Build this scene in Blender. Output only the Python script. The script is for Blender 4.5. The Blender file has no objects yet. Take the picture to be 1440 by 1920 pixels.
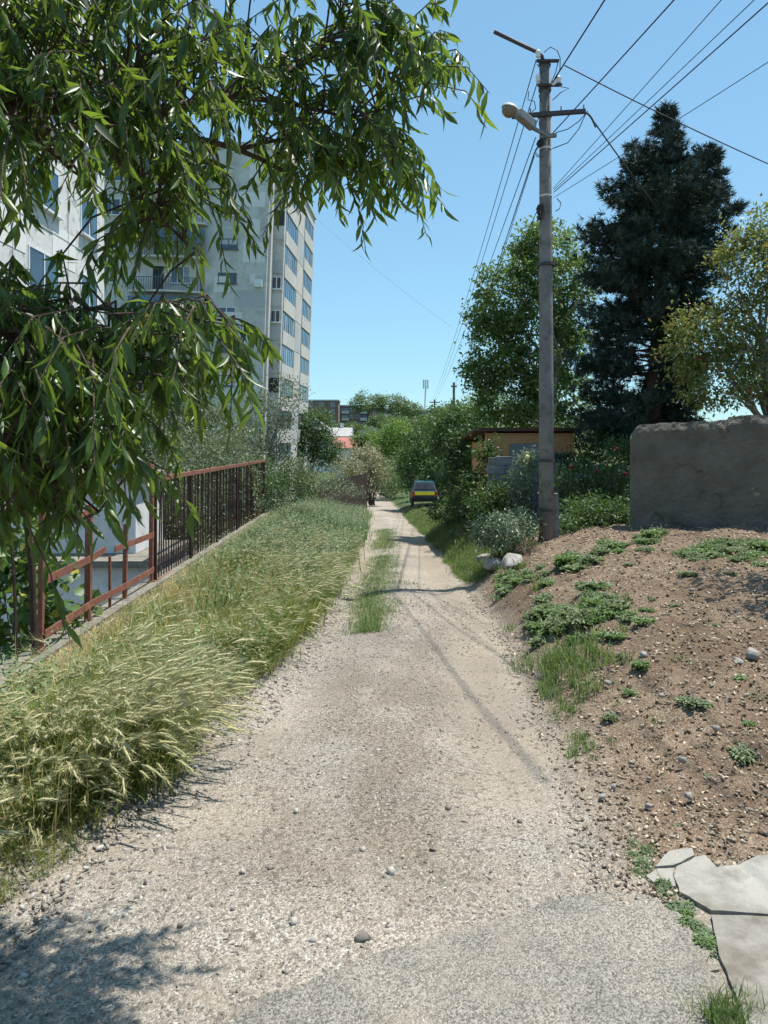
import bpy, bmesh, math, random
import numpy as np
from mathutils import Vector, Matrix
from mathutils.geometry import delaunay_2d_cdt

SC = bpy.context.scene
COL = SC.collection
rng = np.random.default_rng(7)
random.seed(7)

# ------------------------------------------------------------------ camera
EYE = 1.6
F = 1407.0          # focal length in units of the 1440 x 1920 photograph
HOR = 815.0         # horizon row
cam = bpy.data.cameras.new('camera')
camo = bpy.data.objects.new('camera', cam)
COL.objects.link(camo)
cam.sensor_fit = 'VERTICAL'
cam.sensor_height = 32.0
cam.lens = 32.0 * F / 1920.0
cam.shift_y = -(960.0 - HOR) / 1920.0
cam.clip_start = 0.05
cam.clip_end = 3000
camo.location = (0, 0, EYE)
camo.rotation_euler = (math.radians(90), 0, 0)
SC.camera = camo

# ------------------------------------------------------------------ light
SUN = Vector((2.72, 1.25, 8.3)).normalized()
w = bpy.data.worlds.new('World')
SC.world = w
w.use_nodes = True
wn = w.node_tree
wn.nodes.clear()
wo = wn.nodes.new('ShaderNodeOutputWorld')
wb = wn.nodes.new('ShaderNodeBackground')
sk = wn.nodes.new('ShaderNodeTexSky')
sk.sky_type = 'NISHITA'
sk.sun_disc = False
sk.sun_elevation = math.asin(SUN.z)
sk.sun_rotation = math.atan2(SUN.x, SUN.y)
sk.altitude = 50
sk.air_density = 1.0
sk.dust_density = 0.0
sk.ozone_density = 3.0
wb.inputs['Strength'].default_value = 0.125
# clear maritime air: the same soft contrast and tint over the whole sky
wg = wn.nodes.new('ShaderNodeGamma')
wg.inputs[1].default_value = 0.5
wm = wn.nodes.new('ShaderNodeMix')
wm.data_type = 'RGBA'
wm.blend_type = 'MULTIPLY'
wm.inputs[0].default_value = 1.0
wm.inputs[7].default_value = (1.09, 1.66, 1.93, 1.0)
wn.links.new(sk.outputs[0], wg.inputs[0])
wn.links.new(wg.outputs[0], wm.inputs[6])
wn.links.new(wm.outputs[2], wb.inputs[0])
wn.links.new(wb.outputs[0], wo.inputs[0])
sl = bpy.data.lights.new('sun', 'SUN')
sl.energy = 4.35
sl.angle = math.radians(0.53)
sl.color = (1.0, 0.955, 0.88)
slo = bpy.data.objects.new('sun', sl)
COL.objects.link(slo)
slo.rotation_euler = SUN.to_track_quat('Z', 'Y').to_euler()
SC.view_settings.view_transform = 'Standard'
SC.view_settings.look = 'None'
SC.view_settings.gamma = 1
SC.view_settings.exposure = 0.70
SC.cycles.max_bounces = 6
SC.cycles.diffuse_bounces = 3
SC.cycles.glossy_bounces = 2
SC.cycles.transmission_bounces = 4
SC.cycles.transparent_max_bounces = 6
SC.cycles.caustics_reflective = False
SC.cycles.caustics_refractive = False
SC.cycles.use_denoising = True
SC.cycles.use_adaptive_sampling = True
SC.cycles.adaptive_threshold = 0.02

# ------------------------------------------------------------------ materials
class NB:
    def __init__(s, name):
        s.m = bpy.data.materials.new(name)
        s.m.use_nodes = True
        s.t = s.m.node_tree
        s.t.nodes.clear()
        s.out = s.t.nodes.new('ShaderNodeOutputMaterial')
    def n(s, typ, ins=None, **props):
        nd = s.t.nodes.new('ShaderNode' + typ)
        for k, v in props.items():
            setattr(nd, k, v)
        for k, v in (ins or {}).items():
            sock = nd.inputs[k]
            if isinstance(v, bpy.types.NodeSocket):
                s.t.links.new(v, sock)
            else:
                sock.default_value = v
        return nd
    def ramp(s, fac, stops):
        nd = s.t.nodes.new('ShaderNodeValToRGB')
        el = nd.color_ramp.elements
        while len(el) > 1:
            el.remove(el[-1])
        el[0].position = stops[0][0]
        el[0].color = c4(stops[0][1])
        for p, c in stops[1:]:
            e = el.new(p)
            e.color = c4(c)
        s.t.links.new(fac, nd.inputs[0])
        return nd.outputs[0]
    def mix(s, fac, a, b, blend='MIX'):
        nd = s.t.nodes.new('ShaderNodeMix')
        nd.data_type = 'RGBA'
        nd.blend_type = blend
        for sock, v in ((nd.inputs[0], fac), (nd.inputs[6], a), (nd.inputs[7], b)):
            if isinstance(v, bpy.types.NodeSocket):
                s.t.links.new(v, sock)
            else:
                sock.default_value = v if not isinstance(v, tuple) else c4(v)
        return nd.outputs[2]
    def math(s, op, a, b=0.0, clamp=False):
        nd = s.t.nodes.new('ShaderNodeMath')
        nd.operation = op
        nd.use_clamp = clamp
        for sock, v in ((nd.inputs[0], a), (nd.inputs[1], b)):
            if isinstance(v, bpy.types.NodeSocket):
                s.t.links.new(v, sock)
            else:
                sock.default_value = v
        return nd.outputs[0]
    def noise(s, co, scale, detail=4, rough=0.55, dist=0.0):
        return s.n('TexNoise', {'Vector': co, 'Scale': scale, 'Detail': detail, 'Roughness': rough, 'Distortion': dist}).outputs[0]
    def fin(s, shader):
        s.t.links.new(shader, s.out.inputs[0])
        return s.m

def c4(c):
    return (c[0], c[1], c[2], 1.0) if not isinstance(c, float) else (c, c, c, 1.0)

def plain(name, c1, c2, scale=6.0, rough=0.8, bump=0.3, bscale=None, spec=0.3, metal=0.0, stain=None, world=False, island=0.0):
    b = NB(name)
    co = b.n('NewGeometry').outputs['Position'] if world else b.n('TexCoord').outputs['Object']
    f = b.noise(co, scale, 6, 0.6)
    col = b.ramp(f, [(0.32, c1), (0.68, c2)])
    if stain:
        st, sc_, lo, hi = stain
        g = b.noise(co, sc_, 5, 0.65)
        k = b.ramp(g, [(lo, 0.0), (hi, 1.0)])
        col = b.mix(k, col, st)
    if island:
        r = b.n('NewGeometry').outputs['Random Per Island']
        k = b.math('ADD', b.math('MULTIPLY', r, island), 1.0 - island / 2)
        kk = b.n('CombineColor', {0: k, 1: k, 2: k}).outputs[0]
        col = b.mix(1.0, col, kk, 'MULTIPLY')
    p = b.n('BsdfPrincipled', {'Base Color': col, 'Roughness': rough, 'Specular IOR Level': spec, 'Metallic': metal})
    if bump:
        h = b.noise(co, bscale or scale * 5, 5, 0.65)
        bn = b.n('Bump', {'Height': h, 'Strength': bump, 'Distance': 0.02})
        b.t.links.new(bn.outputs[0], p.inputs['Normal'])
    return b.fin(p.outputs[0])

def leafmat(name, stops, trans=0.35, tcol=(0.25, 0.4, 0.04), rough=0.45, spec=0.4):
    b = NB(name)
    r = b.n('NewGeometry').outputs['Random Per Island']
    col = b.ramp(r, stops)
    p = b.n('BsdfPrincipled', {'Base Color': col, 'Roughness': rough, 'Specular IOR Level': spec})
    if trans:
        tc = b.mix(0.6, col, tcol)
        t = b.n('BsdfTranslucent', {'Color': tc})
        mx = b.n('MixShader', {0: trans})
        b.t.links.new(p.outputs[0], mx.inputs[1])
        b.t.links.new(t.outputs[0], mx.inputs[2])
        return b.fin(mx.outputs[0])
    return b.fin(p.outputs[0])

def glassmat(name, c=(0.03, 0.05, 0.07)):
    b = NB(name)
    co = b.n('TexCoord').outputs['Object']
    f = b.noise(co, 0.9, 3)
    col = b.ramp(f, [(0.35, tuple(x * 0.5 for x in c)), (0.7, tuple(x * 1.6 for x in c))])
    p = b.n('BsdfPrincipled', {'Base Color': col, 'Roughness': 0.06, 'Specular IOR Level': 0.9})
    return b.fin(p.outputs[0])

# ground: gravel, soil and verge blended by position attributes
def groundmat():
    b = NB('earth_and_gravel')
    co = b.n('NewGeometry').outputs['Position']
    road = b.n('Attribute', attribute_name='road').outputs['Fac']
    soil = b.n('Attribute', attribute_name='soil').outputs['Fac']
    rut = b.n('Attribute', attribute_name='rut').outputs['Fac']
    crown_ = b.n('Attribute', attribute_name='crown').outputs['Fac']
    v1 = b.n('TexVoronoi', {'Vector': co, 'Scale': 125.0, 'Randomness': 1.0})
    v2 = b.n('TexVoronoi', {'Vector': co, 'Scale': 190.0})
    big = b.noise(co, 1.1, 6, 0.6)
    mid = b.noise(co, 7.0, 6, 0.7)
    fine = b.noise(co, 90.0, 4, 0.7)
    bw = b.n('RGBToBW', {0: v1.outputs['Color']}).outputs[0]
    gcol = b.ramp(bw, [(0.12, (0.12, 0.108, 0.093)), (0.35, (0.255, 0.228, 0.19)), (0.62, (0.37, 0.338, 0.29)), (0.9, (0.58, 0.545, 0.485))])
    dirt = b.ramp(fine, [(0.3, (0.24, 0.195, 0.145)), (0.7, (0.40, 0.34, 0.265))])
    brown = b.ramp(bw, [(0.15, (0.07, 0.06, 0.046)), (0.5, (0.175, 0.145, 0.107)), (0.85, (0.30, 0.258, 0.20))])
    k = b.ramp(b.math('ADD', b.math('MULTIPLY', big, 0.55), b.math('MULTIPLY', mid, 0.45)), [(0.4, 0.0), (0.58, 1.0)])
    rc = b.mix(b.math('MULTIPLY', k, 0.55), gcol, dirt)
    rc = b.mix(b.math('MULTIPLY', rut, 0.65), rc, dirt)
    rc = b.mix(b.math('MULTIPLY', crown_, 0.62), rc, brown)
    grey = b.ramp(b.noise(co, 0.7, 3), [(0.4, (0.90, 0.90, 0.90)), (0.65, (1.12, 1.1, 1.08))])
    rc = b.mix(1.0, rc, grey, 'MULTIPLY')
    pit = b.n('TexVoronoi', {'Vector': co, 'Scale': 46.0})
    pk = b.ramp(b.n('RGBToBW', {0: pit.outputs['Color']}).outputs[0], [(0.16, 1.0), (0.22, 0.0)])
    rc = b.mix(b.math('MULTIPLY', pk, 0.6), rc, (0.12, 0.105, 0.085))
    bw2 = b.n('RGBToBW', {0: v2.outputs['Color']}).outputs[0]
    sc_ = b.ramp(mid, [(0.3, (0.115, 0.076, 0.05)), (0.48, (0.19, 0.13, 0.086)), (0.68, (0.315, 0.23, 0.155))])
    peb = b.ramp(bw, [(0.60, 0.0), (0.70, 1.0)])
    sc_ = b.mix(b.math('MULTIPLY', peb, 0.75), sc_, (0.42, 0.355, 0.275))
    damp = b.ramp(b.noise(co, 0.55, 4, 0.6), [(0.46, 0.0), (0.62, 1.0)])
    sc_ = b.mix(b.math('MULTIPLY', damp, 0.6), sc_, (0.10, 0.064, 0.042))
    sc_ = b.mix(b.math('MULTIPLY', bw2, 0.35), sc_, (0.09, 0.055, 0.035))
    vc = b.ramp(mid, [(0.3, (0.10, 0.085, 0.05)), (0.7, (0.22, 0.19, 0.125))])
    c = b.mix(soil, vc, sc_)
    lush = b.n('Attribute', attribute_name='lush').outputs['Fac']
    c = b.mix(lush, c, b.ramp(mid, [(0.3, (0.045, 0.07, 0.025)), (0.7, (0.09, 0.12, 0.05))]))
    c = b.mix(road, c, rc)
    p = b.n('BsdfPrincipled', {'Base Color': c, 'Roughness': 0.95, 'Specular IOR Level': 0.12})
    h = b.math('ADD', b.math('MULTIPLY', v1.outputs['Distance'], -0.55), b.math('MULTIPLY', v2.outputs['Distance'], -0.25))
    h = b.math('ADD', h, b.math('MULTIPLY', mid, 0.8))
    h = b.math('ADD', h, b.math('MULTIPLY', fine, 0.25))
    bn = b.n('Bump', {'Height': h, 'Strength': 0.85, 'Distance': 0.015})
    b.t.links.new(bn.outputs[0], p.inputs['Normal'])
    return b.fin(p.outputs[0])

def asphaltmat():
    b = NB('worn_asphalt')
    co = b.n('NewGeometry').outputs['Position']
    v1 = b.n('TexVoronoi', {'Vector': co, 'Scale': 165.0})
    bw = b.n('RGBToBW', {0: v1.outputs['Color']}).outputs[0]
    c = b.ramp(bw, [(0.15, (0.125, 0.115, 0.097)), (0.5, (0.25, 0.232, 0.20)), (0.85, (0.385, 0.36, 0.31))])
    big = b.noise(co, 1.8, 6, 0.65, 0.6)
    dk = b.ramp(big, [(0.40, (1.12, 1.1, 1.07)), (0.66, (0.78, 0.78, 0.78))])
    c = b.mix(1.0, c, dk, 'MULTIPLY')
    du = b.ramp(b.noise(co, 3.3, 5, 0.6), [(0.52, 0.0), (0.7, 0.75)])
    c = b.mix(du, c, (0.33, 0.285, 0.225))
    p = b.n('BsdfPrincipled', {'Base Color': c, 'Roughness': 0.9, 'Specular IOR Level': 0.2})
    h = b.math('ADD', b.math('MULTIPLY', v1.outputs['Distance'], -0.6), b.math('MULTIPLY', b.noise(co, 60, 5, 0.7), 0.8))
    bn = b.n('Bump', {'Height': h, 'Strength': 0.9, 'Distance': 0.010})
    b.t.links.new(bn.outputs[0], p.inputs['Normal'])
    return b.fin(p.outputs[0])

MT = {}
MT['ground'] = groundmat()
MT['asphalt'] = asphaltmat()
MT['slab'] = plain('old_concrete', (0.26, 0.245, 0.215), (0.38, 0.36, 0.32), 2.5, 0.9, 0.5, 45, stain=((0.165, 0.145, 0.115), 3.2, 0.47, 0.66), world=True)
def stonemat():
    b = NB('gravel_stone')
    co = b.n('NewGeometry').outputs['Position']
    c = b.ramp(b.n('NewGeometry').outputs['Random Per Island'], [(0.0, (0.055, 0.05, 0.045)), (0.22, (0.12, 0.108, 0.092)), (0.5, (0.24, 0.215, 0.18)), (0.8, (0.36, 0.33, 0.285)), (1.0, (0.56, 0.53, 0.47))])
    c = b.mix(0.35, c, b.ramp(b.noise(co, 60, 4), [(0.3, (0.15, 0.13, 0.11)), (0.7, (0.42, 0.39, 0.34))]))
    p = b.n('BsdfPrincipled', {'Base Color': c, 'Roughness': 0.95, 'Specular IOR Level': 0.1})
    return b.fin(p.outputs[0])
MT['stone'] = stonemat()
MT['pebble'] = plain('soil_pebble', (0.28, 0.22, 0.16), (0.48, 0.40, 0.31), 30, 0.95, 0.3, 120, 0.1, island=1.0, world=True)
MT['clod'] = plain('soil_clod', (0.10, 0.07, 0.048), (0.22, 0.16, 0.11), 20, 0.95, 0.6, 90, 0.1, island=0.9, world=True)
MT['rock'] = plain('pale_limestone', (0.24, 0.225, 0.205), (0.42, 0.39, 0.355), 5, 0.9, 0.9, 22, 0.2, stain=((0.22, 0.2, 0.18), 9, 0.5, 0.68))
MT['polecon'] = plain('pole_concrete', (0.15, 0.145, 0.142), (0.24, 0.235, 0.23), 3, 0.9, 0.5, 60, 0.2, stain=((0.11, 0.105, 0.10), 7, 0.5, 0.7))
MT['steel'] = plain('dark_steel', (0.035, 0.033, 0.035), (0.075, 0.062, 0.055), 20, 0.6, 0.2, spec=0.4)
MT['galv'] = plain('grey_paint_metal', (0.15, 0.165, 0.175), (0.22, 0.235, 0.24), 8, 0.5, 0.1, spec=0.4)
MT['lampcap'] = plain('lamp_cap', (0.55, 0.53, 0.49), (0.66, 0.64, 0.6), 9, 0.45, 0.1)
MT['lampglass'] = plain('lamp_glass', (0.13, 0.11, 0.075), (0.20, 0.17, 0.12), 9, 0.35, 0.0, spec=0.5)
MT['porcelain'] = plain('porcelain', (0.6, 0.6, 0.6), (0.78, 0.78, 0.77), 9, 0.2, 0.0, spec=0.6)
MT['wire'] = plain('wire_black', (0.012, 0.014, 0.016), (0.035, 0.037, 0.04), 4, 0.6, 0.0)
MT['wirepale'] = plain('wire_grey', (0.12, 0.13, 0.14), (0.2, 0.21, 0.22), 4, 0.6, 0.0)
MT['rust'] = plain('red_oxide_paint', (0.19, 0.072, 0.05), (0.29, 0.12, 0.082), 9, 0.75, 0.35, 60, stain=((0.10, 0.045, 0.03), 14, 0.55, 0.7))
MT['bar'] = plain('rusty_rebar', (0.028, 0.02, 0.018), (0.085, 0.045, 0.033), 16, 0.8, 0.4, 90)
MT['kerb'] = plain('kerb_concrete', (0.15, 0.135, 0.115), (0.26, 0.24, 0.205), 4, 0.95, 0.7, 30, stain=((0.13, 0.12, 0.09), 6, 0.5, 0.68))
MT['roughwall'] = plain('rough_render', (0.13, 0.115, 0.095), (0.185, 0.167, 0.142), 2.2, 0.95, 1.0, 26, 0.1, stain=((0.095, 0.085, 0.07), 1.7, 0.5, 0.75))
MT['walllime'] = plain('bare_limestone_patch', (0.22, 0.18, 0.13), (0.32, 0.27, 0.2), 8, 0.95, 0.6)
MT['white'] = plain('white_plaster', (0.56, 0.57, 0.58), (0.72, 0.73, 0.73), 1.6, 0.85, 0.25, 20, stain=((0.45, 0.45, 0.44), 3, 0.55, 0.75))
MT['panelgrey'] = plain('panel_concrete', (0.53, 0.52, 0.49), (0.62, 0.61, 0.58), 0.5, 0.9, 0.35, 6, stain=((0.42, 0.405, 0.375), 0.9, 0.48, 0.66))
MT['patchpale'] = plain('pale_plaster_patch', (0.68, 0.67, 0.64), (0.74, 0.73, 0.70), 0.8, 0.9, 0.25, 8)
MT['patchdark'] = plain('grey_plaster_patch', (0.42, 0.425, 0.43), (0.50, 0.505, 0.51), 0.8, 0.9, 0.25, 8)
MT['panelcream'] = plain('cream_panel', (0.52, 0.48, 0.44), (0.62, 0.58, 0.54), 0.5, 0.9, 0.3, 6, stain=((0.34, 0.31, 0.29), 1.7, 0.55, 0.75))
MT['peel'] = plain('peeling_paint', (0.56, 0.55, 0.52), (0.68, 0.67, 0.645), 1.1, 0.9, 0.6, 9, stain=((0.33, 0.325, 0.31), 2.6, 0.54, 0.66))
MT['pvc'] = plain('white_frame', (0.66, 0.68, 0.70), (0.76, 0.78, 0.79), 5, 0.45, 0.0, spec=0.5)
MT['glass'] = glassmat('window_glass')
MT['glassblue'] = glassmat('balcony_glass', (0.05, 0.10, 0.15))
MT['curtain'] = glassmat('curtained_glass', (0.22, 0.23, 0.23))
MT['tint'] = plain('tinted_glass', (0.008, 0.010, 0.016), (0.015, 0.018, 0.025), 2, 0.2, 0.0, spec=0.35)
MT['dark'] = plain('dark_door_and_shade', (0.03, 0.033, 0.037), (0.06, 0.064, 0.07), 2, 0.8, 0.0)  # even dark tone for balcony doors and the painted loggia shade
MT['rail'] = plain('balcony_rail', (0.10, 0.105, 0.115), (0.17, 0.175, 0.18), 5, 0.6, 0.0)
MT['brickfar'] = plain('far_brick', (0.20, 0.135, 0.115), (0.275, 0.19, 0.16), 0.6, 0.9, 0.2, 8)
MT['roofgrey'] = plain('slate_sheet_roof', (0.30, 0.285, 0.27), (0.42, 0.40, 0.38), 1.2, 0.9, 0.3, 9)
MT['roofred'] = plain('red_tile_roof', (0.33, 0.12, 0.10), (0.44, 0.18, 0.145), 1.2, 0.85, 0.3, 9)
MT['orange'] = plain('orange_render', (0.56, 0.28, 0.12), (0.64, 0.35, 0.17), 1.8, 0.9, 0.4, 25, stain=((0.34, 0.2, 0.12), 3.5, 0.55, 0.75))
MT['sheet'] = plain('grey_fibre_sheet', (0.19, 0.19, 0.19), (0.28, 0.275, 0.265), 3, 0.9, 0.3, 20)
MT['block'] = plain('breeze_block', (0.16, 0.165, 0.175), (0.23, 0.235, 0.24), 7, 0.95, 0.6, 40)
MT['brownwood'] = plain('brown_timber', (0.06, 0.034, 0.024), (0.11, 0.06, 0.04), 7, 0.8, 0.3)
MT['rustsheet'] = plain('rusty_dark_sheet', (0.045, 0.032, 0.028), (0.085, 0.058, 0.048), 3, 0.8, 0.3)
MT['bark'] = plain('bark', (0.065, 0.045, 0.035), (0.14, 0.10, 0.08), 14, 0.95, 0.9, 50)
MT['barkpale'] = plain('pale_bark', (0.2, 0.18, 0.15), (0.34, 0.31, 0.27), 9, 0.95, 0.7, 40)
MT['carpaint'] = plain('car_paint', (0.016, 0.034, 0.042), (0.022, 0.046, 0.055), 2, 0.25, 0.0, spec=0.6)
MT['carroof'] = plain('car_roof_paint', (0.05, 0.15, 0.2), (0.06, 0.17, 0.22), 2, 0.25, 0.0, spec=0.6)
MT['yellow'] = plain('yellow_panel', (0.80, 0.66, 0.03), (0.86, 0.72, 0.05), 2, 0.5, 0.0)
MT['redlens'] = plain('red_lens', (0.35, 0.03, 0.02), (0.45, 0.05, 0.03), 2, 0.3, 0.0, spec=0.5)
MT['rubber'] = plain('rubber', (0.014, 0.014, 0.014), (0.03, 0.03, 0.03), 9, 0.9, 0.1)
MT['redrose'] = plain('red_petals', (0.10, 0.006, 0.012), (0.17, 0.010, 0.016), 20, 0.7, 0.1)
MT['yellowrose'] = plain('yellow_petals', (0.8, 0.68, 0.2), (0.85, 0.75, 0.3), 20, 0.7, 0.1)
MT['straw'] = leafmat('dry_straw', [(0.0, (0.40, 0.29, 0.11)), (0.5, (0.56, 0.43, 0.18)), (1.0, (0.66, 0.55, 0.30))], 0.25, (0.5, 0.42, 0.2), 0.7, 0.2)
MT['barley'] = leafmat('barley_head', [(0.0, (0.36, 0.36, 0.17)), (0.6, (0.54, 0.51, 0.28)), (1.0, (0.72, 0.64, 0.42))], 0.38, (0.56, 0.58, 0.34), 0.55, 0.3)
MT['grass'] = leafmat('grass_blade', [(0.0, (0.08, 0.12, 0.03)), (0.4, (0.15, 0.195, 0.05)), (0.68, (0.27, 0.275, 0.08)), (1.0, (0.52, 0.42, 0.18))], 0.38, (0.27, 0.37, 0.07), 0.5, 0.3)
MT['lawn'] = leafmat('fresh_grass', [(0.0, (0.07, 0.12, 0.035)), (0.5, (0.12, 0.19, 0.055)), (0.8, (0.21, 0.25, 0.10)), (1.0, (0.36, 0.35, 0.18))], 0.35, (0.22, 0.38, 0.05), 0.5, 0.3)
MT['weed'] = leafmat('weed_leaf', [(0.0, (0.10, 0.18, 0.06)), (0.6, (0.17, 0.26, 0.10)), (1.0, (0.30, 0.37, 0.19))], 0.25, (0.22, 0.34, 0.08), 0.5, 0.35)
MT['almond'] = leafmat('almond_leaf', [(0.0, (0.026, 0.055, 0.02)), (0.5, (0.048, 0.095, 0.026)), (0.85, (0.08, 0.14, 0.03)), (1.0, (0.15, 0.21, 0.045))], 0.46, (0.34, 0.50, 0.045), 0.36, 0.5)
MT['walnut'] = leafmat('walnut_leaf', [(0.0, (0.06, 0.11, 0.03)), (0.6, (0.10, 0.17, 0.045)), (1.0, (0.22, 0.28, 0.10))], 0.35, (0.26, 0.38, 0.06))
MT['cypress'] = leafmat('cypress_needle', [(0.0, (0.024, 0.042, 0.036)), (0.7, (0.042, 0.068, 0.056)), (1.0, (0.085, 0.12, 0.09))], 0.0, rough=0.7, spec=0.2)
MT['apricot'] = leafmat('apricot_leaf', [(0.0, (0.08, 0.13, 0.035)), (0.55, (0.15, 0.20, 0.055)), (0.88, (0.26, 0.27, 0.09)), (0.95, (0.28, 0.11, 0.05)), (1.0, (0.32, 0.10, 0.05))], 0.35, (0.32, 0.38, 0.08))
MT['hedge'] = leafmat('hedge_leaf', [(0.0, (0.03, 0.065, 0.02)), (0.7, (0.06, 0.115, 0.035)), (1.0, (0.13, 0.19, 0.07))], 0.28, (0.16, 0.28, 0.04))
MT['olive'] = leafmat('grey_green_leaf', [(0.0, (0.075, 0.10, 0.05)), (0.6, (0.13, 0.165, 0.085)), (1.0, (0.27, 0.30, 0.20))], 0.28, (0.22, 0.3, 0.1))
MT['pinkish'] = leafmat('beige_bloom_leaf', [(0.0, (0.13, 0.15, 0.06)), (0.5, (0.25, 0.25, 0.125)), (1.0, (0.48, 0.41, 0.29))], 0.28, (0.3, 0.3, 0.12))
MT['fartree'] = leafmat('far_leaf', [(0.0, (0.07, 0.115, 0.045)), (0.6, (0.11, 0.165, 0.06)), (1.0, (0.19, 0.24, 0.10))], 0.28, (0.2, 0.3, 0.06))
MT['lime'] = leafmat('bright_leaf', [(0.0, (0.09, 0.17, 0.03)), (0.6, (0.14, 0.24, 0.045)), (1.0, (0.24, 0.33, 0.08))], 0.32, (0.26, 0.4, 0.05))
MT['fig'] = leafmat('fig_leaf', [(0.0, (0.05, 0.10, 0.03)), (0.7, (0.09, 0.16, 0.045)), (0.92, (0.17, 0.22, 0.07)), (1.0, (0.42, 0.38, 0.05))], 0.3, (0.24, 0.36, 0.05))
MT['silver'] = leafmat('silvery_leaf', [(0.0, (0.08, 0.13, 0.07)), (0.6, (0.16, 0.22, 0.13)), (1.0, (0.36, 0.41, 0.29))], 0.25, (0.24, 0.32, 0.12), 0.4, 0.5)
MT['sage'] = leafmat('sage_leaf', [(0.0, (0.11, 0.16, 0.085)), (0.6, (0.17, 0.225, 0.125)), (1.0, (0.31, 0.35, 0.22))], 0.25, (0.24, 0.34, 0.1), 0.6, 0.25)
MT['almondfruit'] = plain('green_almond', (0.14, 0.20, 0.08), (0.2, 0.26, 0.12), 20, 0.8, 0.3)
MT['drytwig'] = plain('dry_brush', (0.10, 0.07, 0.055), (0.2, 0.15, 0.12), 20, 0.95, 0.3)

# ------------------------------------------------------------------ mesh helpers
ORG = {}
def link(o, parent=None):
    COL.objects.link(o)
    if parent is not None:
        o.parent = parent
    return o

def np_mesh(name, V, Fc, smooth=False):
    V = np.asarray(V, dtype=np.float32)
    me = bpy.data.meshes.new(name)
    if isinstance(Fc, np.ndarray):
        k = Fc.shape[1]
        me.vertices.add(len(V))
        me.vertices.foreach_set('co', V.ravel())
        me.loops.add(Fc.size)
        me.loops.foreach_set('vertex_index', Fc.astype(np.int32).ravel())
        me.polygons.add(len(Fc))
        me.polygons.foreach_set('loop_start', np.arange(0, Fc.size, k, dtype=np.int32))
        me.update(calc_edges=True)
    else:
        me.from_pydata([tuple(v) for v in V.tolist()], [], Fc)
        me.update()
    if smooth:
        me.polygons.foreach_set('use_smooth', np.ones(len(me.polygons), dtype=bool))
    return me

class MB:
    def __init__(s):
        s.v = []
        s.f = []
    def add(s, V, Fc):
        o = len(s.v)
        s.v += [tuple(p) for p in V]
        s.f += [tuple(i + o for i in q) for q in Fc]
        return s
    def box(s, x0, x1, y0, y1, z0, z1):
        V = [(x, y, z) for z in (z0, z1) for y in (y0, y1) for x in (x0, x1)]
        return s.add(V, [(0, 2, 3, 1), (4, 5, 7, 6), (0, 1, 5, 4), (2, 6, 7, 3), (0, 4, 6, 2), (1, 3, 7, 5)])
    def bar(s, a, b, wx, wy, up=(0, 0, 1)):
        a = Vector(a); b = Vector(b)
        d = (b - a).normalized()
        u = Vector(up)
        if abs(d.dot(u)) > 0.98:
            u = Vector((0, 1, 0))
        r = d.cross(u).normalized()
        t = r.cross(d)
        V = []
        for p in (a, b):
            for sx, sy in ((-1, -1), (1, -1), (1, 1), (-1, 1)):
                V.append(p + r * sx * wx / 2 + t * sy * wy / 2)
        return s.add(V, [(0, 1, 2, 3)[::-1], (4, 5, 6, 7), (0, 1, 5, 4), (1, 2, 6, 5), (2, 3, 7, 6), (3, 0, 4, 7)])
    def tube(s, pts, rad, n=6, cap=True):
        pts = [Vector(p) for p in pts]
        if not hasattr(rad, '__len__'):
            rad = [rad] * len(pts)
        V = []
        Fc = []
        ref = Vector((0.13, 0.97, 0.2)).normalized()
        for i, p in enumerate(pts):
            d = (pts[min(i + 1, len(pts) - 1)] - pts[max(i - 1, 0)]).normalized()
            r = d.cross(ref)
            if r.length < 0.1:
                r = d.cross(Vector((1, 0, 0.1)))
            r.normalize()
            t = d.cross(r)
            for k in range(n):
                a = 2 * math.pi * k / n
                V.append(p + (r * math.cos(a) + t * math.sin(a)) * rad[i])
        for i in range(len(pts) - 1):
            for k in range(n):
                k2 = (k + 1) % n
                Fc.append((i * n + k, i * n + k2, (i + 1) * n + k2, (i + 1) * n + k))
        if cap:
            Fc.append(tuple(range(n))[::-1])
            Fc.append(tuple((len(pts) - 1) * n + k for k in range(n)))
        return s.add(V, Fc)
    def lathe(s, c, prof, axis=(0, 0, 1), n=12):
        ax = Vector(axis).normalized()
        r = ax.cross(Vector((0.3, 0.9, 0.1))).normalized()
        t = ax.cross(r)
        V = []
        Fc = []
        for (h, rad) in prof:
            for k in range(n):
                a = 2 * math.pi * k / n
                V.append(Vector(c) + ax * h + (r * math.cos(a) + t * math.sin(a)) * rad)
        for i in range(len(prof) - 1):
            for k in range(n):
                k2 = (k + 1) % n
                Fc.append((i * n + k, i * n + k2, (i + 1) * n + k2, (i + 1) * n + k))
        Fc.append(tuple(range(n))[::-1])
        Fc.append(tuple((len(prof) - 1) * n + k for k in range(n)))
        return s.add(V, Fc)
    def prism(s, poly, axis, a, b):
        # poly: list of 2D points in the two other axes, extruded along axis from a to b
        n = len(poly)
        V = []
        for h in (a, b):
            for (u, v) in poly:
                V.append({'x': (h, u, v), 'y': (u, h, v), 'z': (u, v, h)}[axis])
        Fc = [tuple(range(n)), tuple(range(n, 2 * n))[::-1]]
        for i in range(n):
            j = (i + 1) % n
            Fc.append((i, i + n, j + n, j))
        return s.add(V, Fc)
    def build(s, name, mat, parent=None, smooth=False):
        V = np.array(s.v, dtype=np.float32).reshape(-1, 3)
        return put(name, V, s.f, mat, parent, smooth)

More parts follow.
